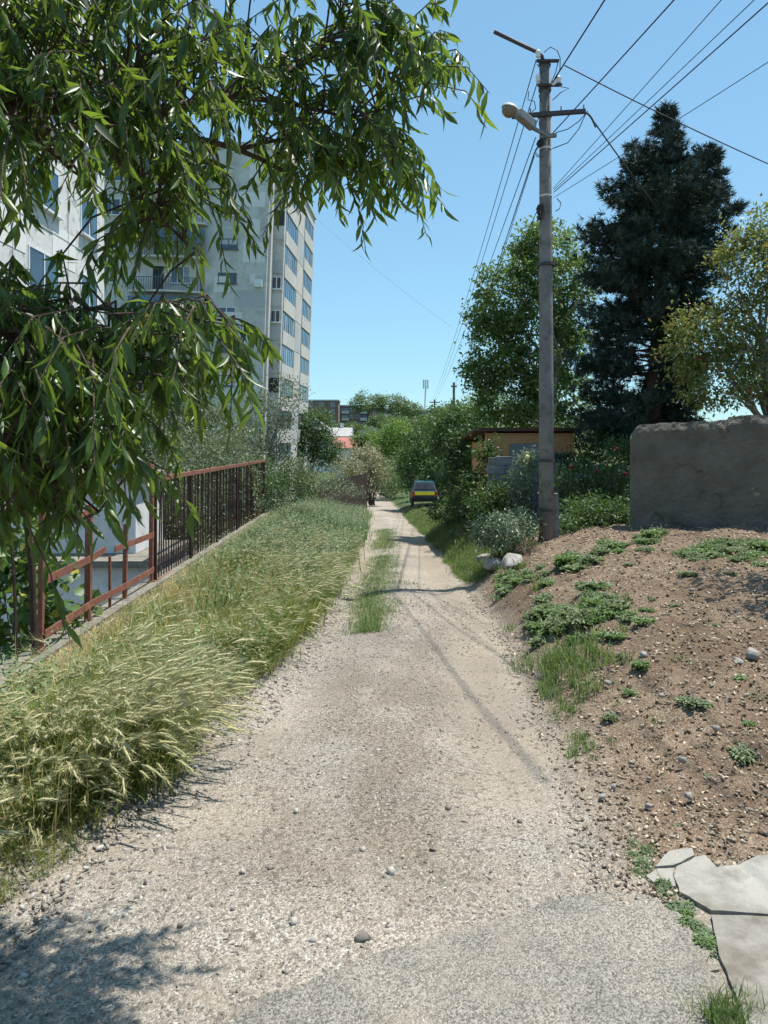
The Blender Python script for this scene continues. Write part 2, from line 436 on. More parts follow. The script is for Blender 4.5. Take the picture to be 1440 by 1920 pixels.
def put(name, V, Fc, mat, parent=None, smooth=False):
    V = np.asarray(V, dtype=np.float32)
    if parent is not None:
        V = V - np.array(ORG.get(parent.name, (0, 0, 0)), dtype=np.float32)
    me = np_mesh(name, V, Fc, smooth)
    me.materials.append(MT[mat] if isinstance(mat, str) else mat)
    if not isinstance(Fc, np.ndarray):
        bm = bmesh.new()
        bm.from_mesh(me)
        bmesh.ops.recalc_face_normals(bm, faces=bm.faces)
        bm.to_mesh(me)
        bm.free()
        if smooth:
            me.polygons.foreach_set('use_smooth', np.ones(len(me.polygons), dtype=bool))
    o = bpy.data.objects.new(name, me)
    link(o, parent)
    if parent is not None:
        ORG[o.name] = ORG.get(parent.name, (0, 0, 0))
    return o

def tag(o, label, cat, group=None, kind=None):
    if label:
        o['label'] = label
    if cat:
        o['category'] = cat
    if group:
        o['group'] = group
    if kind:
        o['kind'] = kind
    return o

def thing(name, label, cat, loc, group=None):
    o = bpy.data.objects.new(name, None)
    o.empty_display_size = 0.2
    COL.objects.link(o)
    o.location = loc
    ORG[o.name] = tuple(loc)
    return tag(o, label, cat, group)

def copy_tree(o, parent=None):
    c = o.copy()
    COL.objects.link(c)
    c.parent = parent
    for ch in list(o.children):
        copy_tree(ch, c)
    return c

def P(px, py, d):
    return Vector(((px - 720.0) / F * d, d, EYE + (HOR - py) / F * d))

# ------------------------------------------------------------------ terrain
def vnoise(x, y, seed=0.0):
    xi = np.floor(x); yi = np.floor(y)
    fx = x - xi; fy = y - yi
    fx = fx * fx * (3 - 2 * fx); fy = fy * fy * (3 - 2 * fy)
    def h(a, b):
        v = np.sin(a * 127.1 + b * 311.7 + seed * 74.7) * 43758.5453
        return v - np.floor(v)
    return (h(xi, yi) * (1 - fx) + h(xi + 1, yi) * fx) * (1 - fy) + (h(xi, yi + 1) * (1 - fx) + h(xi + 1, yi + 1) * fx) * fy

def fbm(x, y, seed=0.0, o=4):
    s = 0.0; a = 0.5; f = 1.0
    for i in range(o):
        s = s + a * vnoise(x * f, y * f, seed + i * 3.1)
        a *= 0.5; f *= 2.03
    return s

def sm(t):
    t = np.clip(t, 0, 1)
    return t * t * (3 - 2 * t)

def road_z(y):
    return np.interp(y, [-20, 0, 45, 70, 120, 200, 300, 400, 1500], [1.49, 0, -3.36, -4.76, -6.3, -6.6, 5.5, 7.5, 14.0])

def road_c(y):
    return np.interp(y, [-5, 0, 3, 5.5, 8, 16, 28, 45, 70, 100], [-0.45, -0.35, -0.2, 0.0, 0.17, 0.32, 0.32, 0.12, -0.5, -2.0])

def fence_x(y):
    return -3.35 - 0.027 * y

def verge_z(y):
    return np.where(y < 26, np.minimum(-0.50 - 0.022 * y, road_z(y) + 0.80), road_z(y) + 0.80)

def half_l(y):
    return 1.2 + 0.0 * y

def bank_r(y):
    return np.interp(y, [0, 2.5, 3.6, 5, 8, 13, 30, 60, 90], [0.0, 0.02, 0.12, 0.42, 0.78, 0.97, 0.95, 0.5, 0.0])

def Z(x, y):
    x = np.asarray(x, dtype=float); y = np.asarray(y, dtype=float)
    rz = road_z(y)
    xc = road_c(y)
    xl = xc - 1.2; xr = xc + 1.2
    xf = fence_x(y)
    near = 1 - sm((y - 45) / 25)
    vz = verge_z(y)
    t = (xl - x) / np.maximum(xl - (xf + 0.25), 0.3)
    z = rz + (vz - rz) * sm(t) * near
    drop = 1.35 * sm((xf - 0.12 - x) / 0.35) + np.clip((xf - 0.4 - x) * 0.33, 0, 2.6)
    z = z - drop * near
    tr = np.clip(x - xr, 0, None)
    z = z + bank_r(y) * (1 - np.exp(-tr / 0.9)) + bank_r(y) * 0.02 * np.clip(tr - 3, 0, 10)
    # crowned track with two wheel ruts
    u = x - xc
    inroad = np.exp(-(u / 1.35) ** 6) * near
    z = z + inroad * (0.035 * np.exp(-(u / 0.28) ** 2) - 0.03 * (np.exp(-((u - 0.7) / 0.22) ** 2) + np.exp(-((u + 0.7) / 0.22) ** 2))) * sm((y - 3.0) / 3)
    return z

def relief(x, y):
    xc = road_c(y)
    u = x - xc
    soil = sm((u - 1.15) / 0.5) * sm((y - 2.9) / 0.9)
    near = 1 - sm((y - 30) / 20)
    r = soil * (0.16 * (fbm(x * 2.1, y * 2.1, 2.0) - 0.47) + 0.13 * (fbm(x * 6, y * 6, 5.0, 4) - 0.46))
    r = r + (1 - soil) * 0.018 * (fbm(x * 5, y * 5, 9.0, 3) - 0.44) * sm((y - 2.2) / 1.0)
    return r * near

def ground_px(px, py):
    a, b = (px - 720) / F, (HOR - py) / F
    d = 1.2
    while d < 300:
        if EYE + b * d < Z(a * d, d):
            break
        d *= 1.004
    return Vector((a * d, d, float(Z(a * d, d))))

def axis(lo, hi, dense_lo, dense_hi, step, g=1.12):
    v = list(np.arange(dense_lo, dense_hi + 1e-6, step))
    s = step; x = dense_hi
    while x < hi:
        s *= g; x += s; v.append(x)
    s = step; x = dense_lo
    while x > lo:
        s *= g; x -= s; v.insert(0, x)
    return np.array(v)

def grid_obj(name, xs, ys, zf, maskf, mat, keep=None):
    X, Y = np.meshgrid(xs, ys)
    Zz = zf(X, Y)
    V = np.stack([X.ravel(), Y.ravel(), Zz.ravel()], 1)
    nx, ny = len(xs), len(ys)
    i = np.arange(nx * ny).reshape(ny, nx)
    Q = np.stack([i[:-1, :-1].ravel(), i[:-1, 1:].ravel(), i[1:, 1:].ravel(), i[1:, :-1].ravel()], 1)
    me = np_mesh(name, V, Q, True)
    me.materials.append(MT[mat])
    for an, vals in maskf(X.ravel(), Y.ravel()).items():
        a = me.attributes.new(an, 'FLOAT', 'POINT')
        a.data.foreach_set('value', vals.astype(np.float32))
    o = bpy.data.objects.new(name, me)
    COL.objects.link(o)
    return o

def masks(x, y):
    u = x - road_c(y)
    wob = 0.30 * (fbm(x * 1.7, y * 1.7, 31.0) - 0.47) + 0.16 * (fbm(x * 7, y * 7, 33.0, 3) - 0.44)
    road = 1 - sm((np.abs(u + 0.02) + wob - 1.04) / 0.45)
    road = np.where(y < 3.2, np.maximum(road, 1 - sm((np.abs(u) - 1.5) / 0.5)), road)
    soil = sm((u + wob - 0.95) / 0.35) * (1 - sm((y - 30) / 15))
    rut = np.exp(-((u - 0.78 + wob * 0.5) / 0.3) ** 2) * sm((y - 3) / 2)
    rut = np.maximum(rut, 0.8 * np.exp(-((u + 0.8 + wob * 0.5) / 0.25) ** 2) * sm((y - 7) / 4))
    cr = np.exp(-((u - 0.02 + wob * 0.9) / 0.52) ** 4) * np.clip((fbm(x * 2.4, y * 1.1, 57.0) - 0.26) / 0.2, 0, 1) * sm((14 - y) / 8) * sm((y - 2.6) / 0.6)
    lush = np.maximum(sm((y - 40) / 20), sm((np.abs(u) - 4.5) / 2.5) * sm((y - 12) / 6))
    return {'road': road, 'soil': soil, 'rut': rut, 'crown': cr, 'lush': lush}

def under_road(x, y):
    u = np.abs(x - road_c(y))
    return Z(x, y) + relief(x, y) - 0.05 * (1 - sm((u - 1.0) / 0.12)) * sm((y - 0.5) / 0.3) * (1 - sm((y - 95) / 3))

xs = axis(-900, 900, -4.2, 7.5, 0.07, 1.13)
ys = axis(-60, 1400, 1.6, 15.0, 0.07, 1.035)
ground = grid_obj('ground', xs, ys, under_road, masks, 'ground')
tag(ground, None, None, kind='structure')

us = np.arange(-1.35, 1.351, 0.045)
ysr = axis(0.4, 96, 1.6, 12.0, 0.05, 1.03)
def road_build():
    U, Y = np.meshgrid(us, ysr)
    X = U + road_c(Y)
    edge = sm((np.abs(U) - 1.0) / 0.3)
    Zz = Z(X, Y) + relief(X, Y) + 0.006 - 0.07 * edge
    V = np.stack([X.ravel(), Y.ravel(), Zz.ravel()], 1)
    nx, ny = len(us), len(ysr)
    i = np.arange(nx * ny).reshape(ny, nx)
    Q = np.stack([i[:-1, :-1].ravel(), i[:-1, 1:].ravel(), i[1:, 1:].ravel(), i[1:, :-1].ravel()], 1)
    me = np_mesh('dirt_road', V, Q, True)
    me.materials.append(MT['ground'])
    for an, vals in masks(X.ravel(), Y.ravel()).items():
        a = me.attributes.new(an, 'FLOAT', 'POINT')
        a.data.foreach_set('value', vals.astype(np.float32))
    o = bpy.data.objects.new('dirt_road', me)
    COL.objects.link(o)
    tag(o, None, None, kind='structure')
road_build()

def sheet(name, pxpoly, lift, mat, jag=0.012, sub=0.03, thick=0.0, parent=None, inner=0.12):
    pts = [ground_px(*p) for p in pxpoly]
    out = []
    for i, p in enumerate(pts):
        q = pts[(i + 1) % len(pts)]
        n = max(1, int((q - p).length / sub))
        for k in range(n):
            r = p.lerp(q, k / n)
            out.append(Vector((r.x + random.gauss(0, jag), r.y + random.gauss(0, jag))))
    nb = len(out)
    edges = [(i, (i + 1) % nb) for i in range(nb)]
    x0, x1 = min(v.x for v in out), max(v.x for v in out)
    y0, y1 = min(v.y for v in out), max(v.y for v in out)
    extra = []
    for x in np.arange(x0, x1, inner):
        for y in np.arange(y0, y1, inner):
            extra.append(Vector((x, y)))
    vs, es, fs, *_ = delaunay_2d_cdt(out + extra, edges, [list(range(nb))], 1, 1e-5)
    V = [(v.x, v.y, float(Z(v.x, v.y)) + lift) for v in vs]
    o = put(name, V, [tuple(f) for f in fs], mat, parent)
    me = o.data
    if thick:
        bm = bmesh.new(); bm.from_mesh(me)
        be = [e for e in bm.edges if e.is_boundary]
        r = bmesh.ops.extrude_edge_only(bm, edges=be)
        for g in r['geom']:
            if isinstance(g, bmesh.types.BMVert):
                g.co.z -= thick
        bmesh.ops.recalc_face_normals(bm, faces=bm.faces)
        bm.to_mesh(me); bm.free()
    up = sum(p.normal.z for p in me.polygons)
    if up < 0:
        me.flip_normals()
    return o

a = sheet('asphalt_apron', [(1150, 1674), (1215, 1688), (1275, 1722), (1335, 1790), (1352, 1850), (1375, 1930), (1420, 2100), (120, 2100), (300, 1985), (395, 1925), (500, 1872), (600, 1835), (700, 1792), (790, 1775), (860, 1742), (960, 1722), (1060, 1690)], 0.009, 'asphalt', 0.016, 0.022, 0.05)
tag(a, None, None, kind='structure')
apron = bpy.data.objects.new('concrete_pavement', None)
COL.objects.link(apron)
tag(apron, None, None, kind='structure')
ORG[apron.name] = (0, 0, 0)
sheet('slab', [(1229, 1635), (1254, 1606), (1297, 1600), (1302, 1615), (1264, 1631)], 0.020, 'slab', 0.0018, 0.035, 0.08, apron)
sheet('slab', [(1212, 1651), (1231, 1637), (1265, 1633), (1261, 1650), (1268, 1668), (1240, 1672)], 0.014, 'slab', 0.0018, 0.035, 0.08, apron)
sheet('slab', [(1268, 1634), (1303, 1617), (1322, 1612), (1345, 1637), (1385, 1630), (1420, 1612), (1520, 1600), (1562, 1720), (1440, 1723), (1335, 1717), (1275, 1682), (1264, 1652)], 0.018, 'slab', 0.0018, 0.035, 0.08, apron)
sheet('slab', [(1333, 1724), (1440, 1727), (1565, 1724), (1650, 1990), (1440, 2010), (1400, 1930), (1380, 1880), (1350, 1800)], 0.016, 'slab', 0.0018, 0.035, 0.08, apron)

# ------------------------------------------------------------------ scattering
def frames(D, roll):
    D = D / np.maximum(np.linalg.norm(D, axis=1, keepdims=True), 1e-6)
    up = np.tile(np.array([[0.0, 0.0, 1.0]]), (len(D), 1))
    par = np.abs(D[:, 2]) > 0.95
    up[par] = (0.9, 0.43, 0.0)
    Y = np.cross(up, D)
    Y /= np.maximum(np.linalg.norm(Y, axis=1, keepdims=True), 1e-6)
    Zv = np.cross(D, Y)
    c, s = np.cos(roll)[:, None], np.sin(roll)[:, None]
    return np.stack([D, Y * c + Zv * s, -Y * s + Zv * c], 2)

def scatter(tv, tf, pos, R, scale):
    tv = np.asarray(tv, dtype=np.float32); tf = np.asarray(tf, dtype=np.int64)
    scale = np.asarray(scale)
    if scale.ndim == 1:
        scale = scale[:, None]
    L = tv[None, :, :] * scale[:, None, :]
    V = np.einsum('kij,knj->kni', R, L) + pos[:, None, :]
    k, n = len(pos), len(tv)
    Fc = tf[None, :, :] + (np.arange(k) * n)[:, None, None]
    return V.reshape(-1, 3), Fc.reshape(-1, tf.shape[1])

def cat(parts):
    Vs, Fs, o = [], [], 0
    for V, Fc in parts:
        Vs.append(V); Fs.append(Fc + o); o += len(V)
    return np.concatenate(Vs), np.concatenate(Fs)

OVAL = (np.array([(0, 0, 0), (0.45, 0.25, 0.07), (1, 0, -0.12), (0.45, -0.25, 0.07)]), np.array([(0, 1, 2), (0, 2, 3)]))
LANCE = (np.array([(0, 0, 0), (0.4, 0.12, 0.04), (1, 0, -0.18), (0.4, -0.12, 0.04)]), np.array([(0, 1, 2), (0, 2, 3)]))
def lanceleaf():
    st = [(0.0, 0.010), (0.16, 0.062), (0.40, 0.114), (0.66, 0.09), (0.86, 0.036), (1.0, 0.004)]
    V = []
    for (t, wd) in st:
        zc = -0.20 * t * t
        for s in (-1, 0, 1):
            V.append((t, s * wd, zc + abs(s) * wd * 0.38))
    Fq = []
    for i in range(len(st) - 1):
        for j in range(2):
            a0 = i * 3 + j
            Fq += [(a0, a0 + 1, a0 + 4), (a0, a0 + 4, a0 + 3)]
    return np.array(V), np.array(Fq)
LEAF = lanceleaf()

def rand_dirs(n):
    d = rng.normal(size=(n, 3))
    return d / np.linalg.norm(d, axis=1, keepdims=True)

def blob_points(blobs, nclump):
    """clump centres through the outer shell of a set of ellipsoids"""
    vol = np.array([b[3] * b[4] * b[5] for b in blobs]) ** 0.67
    pick = rng.choice(len(blobs), nclump, p=vol / vol.sum())
    B = np.array(blobs)[pick]
    d = rand_dirs(nclump)
    r = rng.uniform(0.35, 1.0, nclump) ** 0.55
    return B[:, :3] + d * B[:, 3:6] * r[:, None], d

def crown(blobs, nclump, per, clump_r, size, tmpl=OVAL, droop=0.25, zmin=None):
    C, d = blob_points(blobs, nclump)
    n = nclump * per
    pos = np.repeat(C, per, 0) + rng.normal(size=(n, 3)) * clump_r * np.repeat(rng.uniform(0.5, 1.3, nclump), per)[:, None] * np.array([1, 1, 0.7])
    D = np.repeat(d, per, 0) * 0.5 + rand_dirs(n) * 0.9 + np.array([0, 0, -droop])
    R = frames(D, rng.uniform(-1.2, 1.2, n))
    s = size * rng.uniform(0.6, 1.3, n)
    if zmin is not None:
        k = pos[:, 2] > zmin
        pos, R, s = pos[k], R[k], s[k]
    V, Fc = scatter(tmpl[0], tmpl[1], pos, R, s)
    return V, Fc, C

def bent(a, b, n=5, wob=0.06, sag=0.0):
    a = Vector(a); b = Vector(b)
    L = (b - a).length
    out = []
    for i in range(n + 1):
        t = i / n
        p = a.lerp(b, t)
        k = math.sin(math.pi * t)
        p += Vector((random.gauss(0, wob * L * 0.5), random.gauss(0, wob * L * 0.5), random.gauss(0, wob * L * 0.3))) * k
        p.z -= sag * k
        out.append(p)
    return out

def tree(name, label, cat_, base, fork, trunk_r, blobs, nclump, per, clump_r, size, leaf, bark='bark', nbr=26, group=None, tmpl=OVAL, droop=0.25, crown_name='crown', zmin=None):
    root = thing(name, label, cat_, base, group)
    V, Fc, C = crown(blobs, nclump, per, clump_r, size, tmpl, droop, zmin)
    tk = MB()
    b = Vector(base); f = Vector(fork)
    pts = bent(b - Vector((0, 0, 0.3)), f, 6, 0.04)
    tk.tube(pts, [trunk_r * (1.25 - 0.55 * i / 6) for i in range(7)], 8)
    tk.build('trunk', bark, root, True)
    br = MB()
    idx = rng.choice(len(C), min(nbr, len(C)), replace=False)
    for i in idx:
        c = Vector(C[i].tolist())
        st = pts[random.randint(3, 6)]
        q = bent(st, c, 5, 0.10, -0.05 * (c - st).length)
        r0 = trunk_r * random.uniform(0.22, 0.45)
        br.tube(q, [r0 * (1 - 0.85 * k / 5) for k in range(6)], 5)
    br.build('branches', bark, root, True)
    put(crown_name, V, Fc, leaf, root)
    return root

def bush(name, label, cat_, base, blobs, nclump, per, clump_r, size, leaf, group=None, tmpl=OVAL, stems=14, droop=0.1, bark='bark', stem_r=0.012, zmin=None):
    root = thing(name, label, cat_, base, group)
    V, Fc, C = crown(blobs, nclump, per, clump_r, size, tmpl, droop, zmin)
    put('foliage', V, Fc, leaf, root)
    st = MB()
    b = Vector(base)
    for i in rng.choice(len(C), min(stems, len(C)), replace=False):
        c = Vector(C[i].tolist())
        s = b + Vector((random.gauss(0, 0.12), random.gauss(0, 0.12), -0.05))
        st.tube(bent(s, c, 4, 0.12), [stem_r * (1.4 - 0.25 * k) for k in range(5)], 4)
    st.build('stems', bark, root)
    return root

# ------------------------------------------------------------------ apartment blocks
def window_unit(root, face, u0, u1, z0, z1, plane, depth=0.12, glass='glass', frame='pvc', panes=2, fw=0.06, sill=True):
    """window in an axis-aligned wall: face 'x' (wall faces +x at x=plane, u=y) or 'y' (faces -y at y=plane, u=x)"""
    fr = MB()
    def bx(m, a, b, c, d, o0, o1):
        if face == 'x':
            m.box(plane + o0, plane + o1, a, b, c, d)
        else:
            m.box(a, b, plane - o1, plane - o0, c, d)
    bx(fr, u0, u1, z0, z0 + fw, -depth, 0.035)
    bx(fr, u0, u1, z1 - fw, z1, -depth, 0.035)
    bx(fr, u0, u0 + fw, z0 + fw, z1 - fw, -depth, 0.033)
    bx(fr, u1 - fw, u1, z0 + fw, z1 - fw, -depth, 0.033)
    n = panes
    wd = (u1 - u0 - 2 * fw)
    for k in range(1, n):
        u = u0 + fw + wd * k / n
        bx(fr, u - fw / 2, u + fw / 2, z0 + fw, z1 - fw, -depth, 0.031)
    w_ = fr.build('window', frame, root)
    for k in range(n):
        a0 = u0 + fw + wd * k / n + (fw / 2 if k else 0.0)
        b0 = u0 + fw + wd * (k + 1) / n - (fw / 2 if k < n - 1 else 0.0)
        p = MB()
        bx(p, a0, b0, z0 + fw, z1 - fw, -depth * 0.5, 0.008 + 0.002 * (k % 2))
        p.build('pane', random.choice([glass, glass, glass, 'glassblue', 'curtain', 'glass']), w_)
    if sill:
        s = MB()
        bx(s, u0 - 0.08, u1 + 0.08, z0 - 0.07, z0 - 0.003, -0.02, 0.17)
        s.build('sill', frame, w_)
    return w_

# near block, its long wall runs beside the fence
B1 = thing('apartment_block', 'pale peeling apartment block close behind the almond tree with white framed windows', 'building', (-10.75, 21.0, -4.0))
PX1 = -10.7
MB().box(-22, PX1, 9.0, 28.7, -5.0, 25.0).build('wall', 'peel', B1)
for r in range(9):
    z = 8.72 + (r - 4) * 2.8
    m = MB(); m.box(PX1, PX1 + 0.025, 9.0, 28.7, z - 0.62, z - 0.585)
    m.build('panel_joint', 'patchdark', B1)
    for c, yc in enumerate((27.2, 23.6, 19.6, 15.8, 12.0)):
        if z > 20 and c > 3:
            continue
        wdt = 1.55 if c in (0, 3) else 2.1
        window_unit(B1, 'x', yc - wdt / 2, yc + wdt / 2, z, z + 1.42, PX1, glass='glassblue', panes=2)
for yj in (25.4, 21.6, 17.7, 13.9):
    MB().box(PX1, PX1 + 0.024, yj - 0.02, yj + 0.02, -4.9, 24.9).build('panel_joint', 'patchdark', B1)
for (ya, yb, za, zb) in ((24.2, 26.0, 7.2, 8.4), (25.0, 28.4, 4.2, 5.2), (19.8, 22.4, 7.0, 9.4), (22.0, 24.9, 10.3, 11.2), (26.0, 28.5, 12.0, 13.8)):
    MB().box(PX1, PX1 + 0.014, ya, yb, za, zb).build('plaster_patch', 'patchpale', B1)

# farther tower with the gable towards the viewer
B2O = Vector((-10.25, 61.0, -6.0))
B2 = thing('tower_block', 'tall grey panel tower block with patched gable and rows of glazed loggias', 'building', B2O)
def b2(m, name, mat, parent=None):
    o = m.build(name, mat, None)
    o.parent = parent or B2
    ORG[o.name] = (0, 0, 0)
    return o
ORG[B2.name] = (0, 0, 0)      # parts below are written in the block's own axes
ZT = 30.8
b2(MB().box(-14.5, 0, 0, 18.5, -2, ZT), 'wall', 'panelgrey')
b2(MB().box(-14.7, 0.15, -0.15, 18.7, ZT + 0.003, ZT + 0.5), 'parapet', 'patchdark')
b2(MB().box(0.003, 1.05, 1.5, 17.8, -2, ZT - 0.6).box(0.003, 0.2, 0.35, 1.498, -2, ZT - 0.62), 'loggia_wing', 'panelcream')
b2(MB().box(-0.1, 1.2, 1.3, 18.0, ZT - 0.597, ZT - 0.35), 'wing_roof', 'patchdark')
FP = 2.78
rows = [25.8 + k * FP for k in range(-9, 2)]
for i, zc in enumerate(rows):
    # gable: small stair windows
    if zc < 27.8:
        window_unit(B2, 'y', -3.85 - 0.02 * i, -2.45, zc - 0.43, zc + 0.45, 0.0, glass='glass', frame='pvc' if i % 3 == 0 else 'rail', panes=1 if i % 2 else 2, fw=0.07)
    # loggia glazing along the right face
    za, zb = zc - 1.0, zc + 0.55
    for (ya, yb, n) in ((2.0, 7.6, 6), (11.6, 16.9, 6)):
        window_unit(B2, 'x', ya, yb, za, zb, 1.05, glass='glassblue', frame='rail' if (i + n) % 4 == 0 else 'galv', panes=n, fw=0.07, sill=False)
        b2(MB().box(1.053, 1.13, ya - 0.05, yb + 0.05, za - 1.18, za - 0.012), 'parapet_panel', 'panelcream')
    b2(MB().box(1.053, 1.09, 7.95, 11.2, zc - 2.1, zc + 0.6), 'facade_panel', 'panelcream' if i % 3 else 'patchdark')
    # short front side of the loggia wing
    kind = (i * 7 + 3) % 5
    if kind in (0, 2):
        window_unit(B2, 'y', 0.12, 0.95, zc - 0.5, zc + 0.55, 1.5, glass='glass', panes=2, fw=0.08)
    elif kind == 1:
        b2(MB().box(0.08, 1.0, 1.40, 1.497, zc - 0.75, zc + 0.45), 'loggia_shade', 'dark')  # solid box, shade inside the open loggia put into its dark colour
    b2(MB().box(0.03, 1.04, 1.42, 1.498, zc - 1.95, zc - 0.85), 'end_panel', 'panelgrey' if i % 2 else 'patchdark')
for (xa, xb, za, zb, mat) in ((-1.9, -0.7, 23.8, 25.1, 'patchpale'), (-3.9, -0.35, 26.1, 27.3, 'patchpale'), (-4.2, -2.2, 23.0, 24.3, 'patchdark'), (-2.0, -0.2, 21.6, 23.2, 'patchpale'),
                              (-4.0, -1.3, 24.45, 25.2, 'patchdark'), (-4.3, -3.0, 19.1, 20.4, 'patchpale'), (-1.7, -0.3, 28.0, 30.2, 'patchpale'), (-1.35, -0.95, 19.8, 20.6, 'patchpale'),
                              (-4.1, -1.9, 16.3, 17.5, 'patchpale'), (-2.6, -0.15, 17.9, 19.3, 'patchdark'), (-2.2, -1.2, 15.0, 16.2, 'patchpale'), (-4.0, -0.4, 10.5, 12.5, 'patchpale')):
    b2(MB().box(xa, xb, -0.016 if mat == 'patchpale' else -0.011, 0, za, zb), 'plaster_patch', mat)
b2(MB().box(-0.95, -0.3, -0.36, -0.02, 19.55, 20.15).lathe((-0.72, -0.37, 19.85), [(0, 0.2), (0.02, 0.2)], (0, -1, 0)), 'air_conditioner', 'pvc')
for i, zc in enumerate(rows):
    zf_ = zc - 1.25
    # rounded balconies on the gable
    arc = [(-11.2 + 6.2 * t, -0.05 - 1.15 * math.sin(math.pi * min(1, max(0, 0.12 + 0.76 * t))) ** 0.6) for t in [k / 10 for k in range(11)]]
    poly = [(-11.25, 0.0)] + arc + [(-4.95, 0.0)]
    bal = b2(MB().prism(poly, 'z', zf_ - 0.16, zf_), 'balcony', 'panelgrey')
    rl = MB()
    for j in range(10):
        (xa, ya), (xb, yb) = arc[j], arc[j + 1]
        for k in range(3):
            t = k / 3
            x, y = xa + (xb - xa) * t, ya + (yb - ya) * t
            rl.box(x - 0.02, x + 0.02, y - 0.02, y + 0.02, zf_, zf_ + 1.0)
        rl.bar((xa, ya, zf_ + 1.02), (xb, yb, zf_ + 1.02), 0.05, 0.05)
    b2(rl, 'railing', 'rail', bal)
    if i % 2 == 0:
        gz = MB()
        for j in range(6, 10):
            (xa, ya), (xb, yb) = arc[j], arc[j + 1]
            gz.bar((xa, ya + 0.06, zf_ + 0.55), (xb, yb + 0.06, zf_ + 0.55), 0.04, 1.0)
        b2(gz, 'balcony_screen', 'sheet', bal)
        gl = MB()
        for j in range(0, 10):
            (xa, ya), (xb, yb) = arc[j], arc[j + 1]
            gl.bar((xa + 0.03, ya + 0.07, zf_ + 1.7), (xb - 0.03, yb + 0.07, zf_ + 1.7), 0.03, 1.2)
        b2(gl, 'balcony_glazing', 'glassblue', bal)
    window_unit(B2, 'y', -7.9, -6.3, zf_ + 0.75, zf_ + 2.15, 0.0, glass='glassblue', panes=3)
    b2(MB().box(-9.4, -8.5, -0.03, 0.05, zf_ + 0.02, zf_ + 2.1), 'balcony_door', 'dark')
    window_unit(B2, 'y', -13.7, -12.3, zc - 0.6, zc + 0.75, 0.0, glass='glass', panes=2)
B2.location = B2O
B2.rotation_euler = (0, math.radians(2.0), math.radians(-2.9))

# low white outbuilding below the fence
WO = thing('white_outbuilding', 'low white plastered outbuilding with stepped ledge seen through the broken fence', 'outbuilding', (-5.6, 15.5, -3.2))
MB().box(-8.6, -4.15, 13.2, 15.6, -4.2, -0.72).build('lower_wall', 'white', WO)
MB().box(-8.7, -4.02, 13.05, 15.7, -0.717, -0.60).build('ledge', 'kerb', WO)
MB().box(-8.6, -4.6, 13.9, 15.6, -0.597, 0.75).build('upper_wall', 'white', WO)
MB().box(-8.75, -4.45, 13.75, 15.75, 0.753, 0.87).build('roof_slab', 'kerb', WO)

# ------------------------------------------------------------------ fence
FR = thing('iron_fence', 'rust red iron railing with dark bars, broken open at its near end', 'fence', (float(fence_x(10)), 10.0, float(verge_z(10))))
def fp(y, z, off=0.0):
    return Vector((float(fence_x(y)) + off, y, z))
# broken near stretch
posts = [(7.77, -0.95, 1.1, 0.05), (9.1, -1.0, 0.75, 0.07), (10.5, -1.05, 0.35, 0.055), (11.8, -1.05, 1.15, 0.06)]
for (y, za, zb, wd) in posts:
    MB().bar(fp(y, za), fp(y + 0.02, zb, 0.015), wd, wd).build('post', 'rust', FR)
MB().bar(fp(9.9, -0.75), fp(9.9, 0.0), 0.03, 0.03).build('post', 'rust', FR)
for (ya, za, yb, zb) in ((7.77, -0.47, 9.1, -0.45), (9.1, -0.45, 10.5, -0.50), (10.5, -0.50, 11.8, -0.52), (7.77, 0.09, 9.1, 0.10), (9.1, 0.10, 9.6, 0.14), (9.95, 0.08, 11.8, 0.03), (7.77, 0.64, 9.3, 0.66), (10.6, 1.02, 11.8, 1.10), (6.2, -0.68, 7.77, -0.63)):
    MB().bar(fp(ya, za, 0.05), fp(yb, zb, 0.05), 0.012, 0.085).build('rail', 'rust', FR)
for y in (6.05, 6.45, 6.9, 7.3):
    MB().tube([fp(y, -0.85, -0.02), fp(y, 0.2, -0.05), fp(y - 0.04, 1.0, -0.10)], 0.016, 6).build('bar', 'bar', FR)
MB().tube([fp(7.6, -0.85, 0.02), fp(7.58, 0.2, 0.0), fp(7.5, 1.1, -0.05)], 0.034, 8).build('bar', 'bar', FR)
# sound far stretch
ys_b = np.arange(11.92, 25.0, 0.165)
barm = None
for k, y in enumerate(ys_b):
    zb, zt = -0.86 - 0.034 * (y - 11.8), 0.86 - 0.012 * (y - 11.8)
    if barm is None:
        barm = MB().tube([(0, 0, -0.02), (0.0, 0, 0.5), (0, 0, 1.0)], 0.0135, 6).build('bar', 'bar', FR)
        bo = barm
        bo.data = barm.data
        for v in bo.data.vertices:
            v.co = Vector(v.co) + Vector(ORG[FR.name])
    else:
        bo = bpy.data.objects.new('bar', barm.data)
        link(bo, FR)
    p = fp(y, zb) - Vector(ORG[FR.name])
    bo.location = p
    bo.scale = (1, 1, zt - zb)
    bo.rotation_euler = (random.gauss(0, 0.010), random.gauss(0, 0.012), 0)
for y in (11.95, 14.4, 17.0, 19.6, 22.2, 25.0):
    MB().bar(fp(y, -1.15 - 0.034 * (y - 11.8), 0.03), fp(y, 0.90 - 0.012 * (y - 11.8), 0.03), 0.05, 0.05).build('post', 'bar', FR)
for (ya, yb) in ((11.8, 14.6), (14.62, 18.0), (18.02, 21.5), (21.52, 25.05)):
    MB().bar(fp(ya, 0.89 - 0.012 * (ya - 11.8), 0.03), fp(yb, 0.89 - 0.012 * (yb - 11.8), 0.03), 0.06, 0.075).build('rail', 'rust', FR)
    MB().bar(fp(ya, -0.74 - 0.034 * (ya - 11.8), 0.04), fp(yb, -0.74 - 0.034 * (yb - 11.8), 0.04), 0.03, 0.07).build('rail', 'rust', FR)
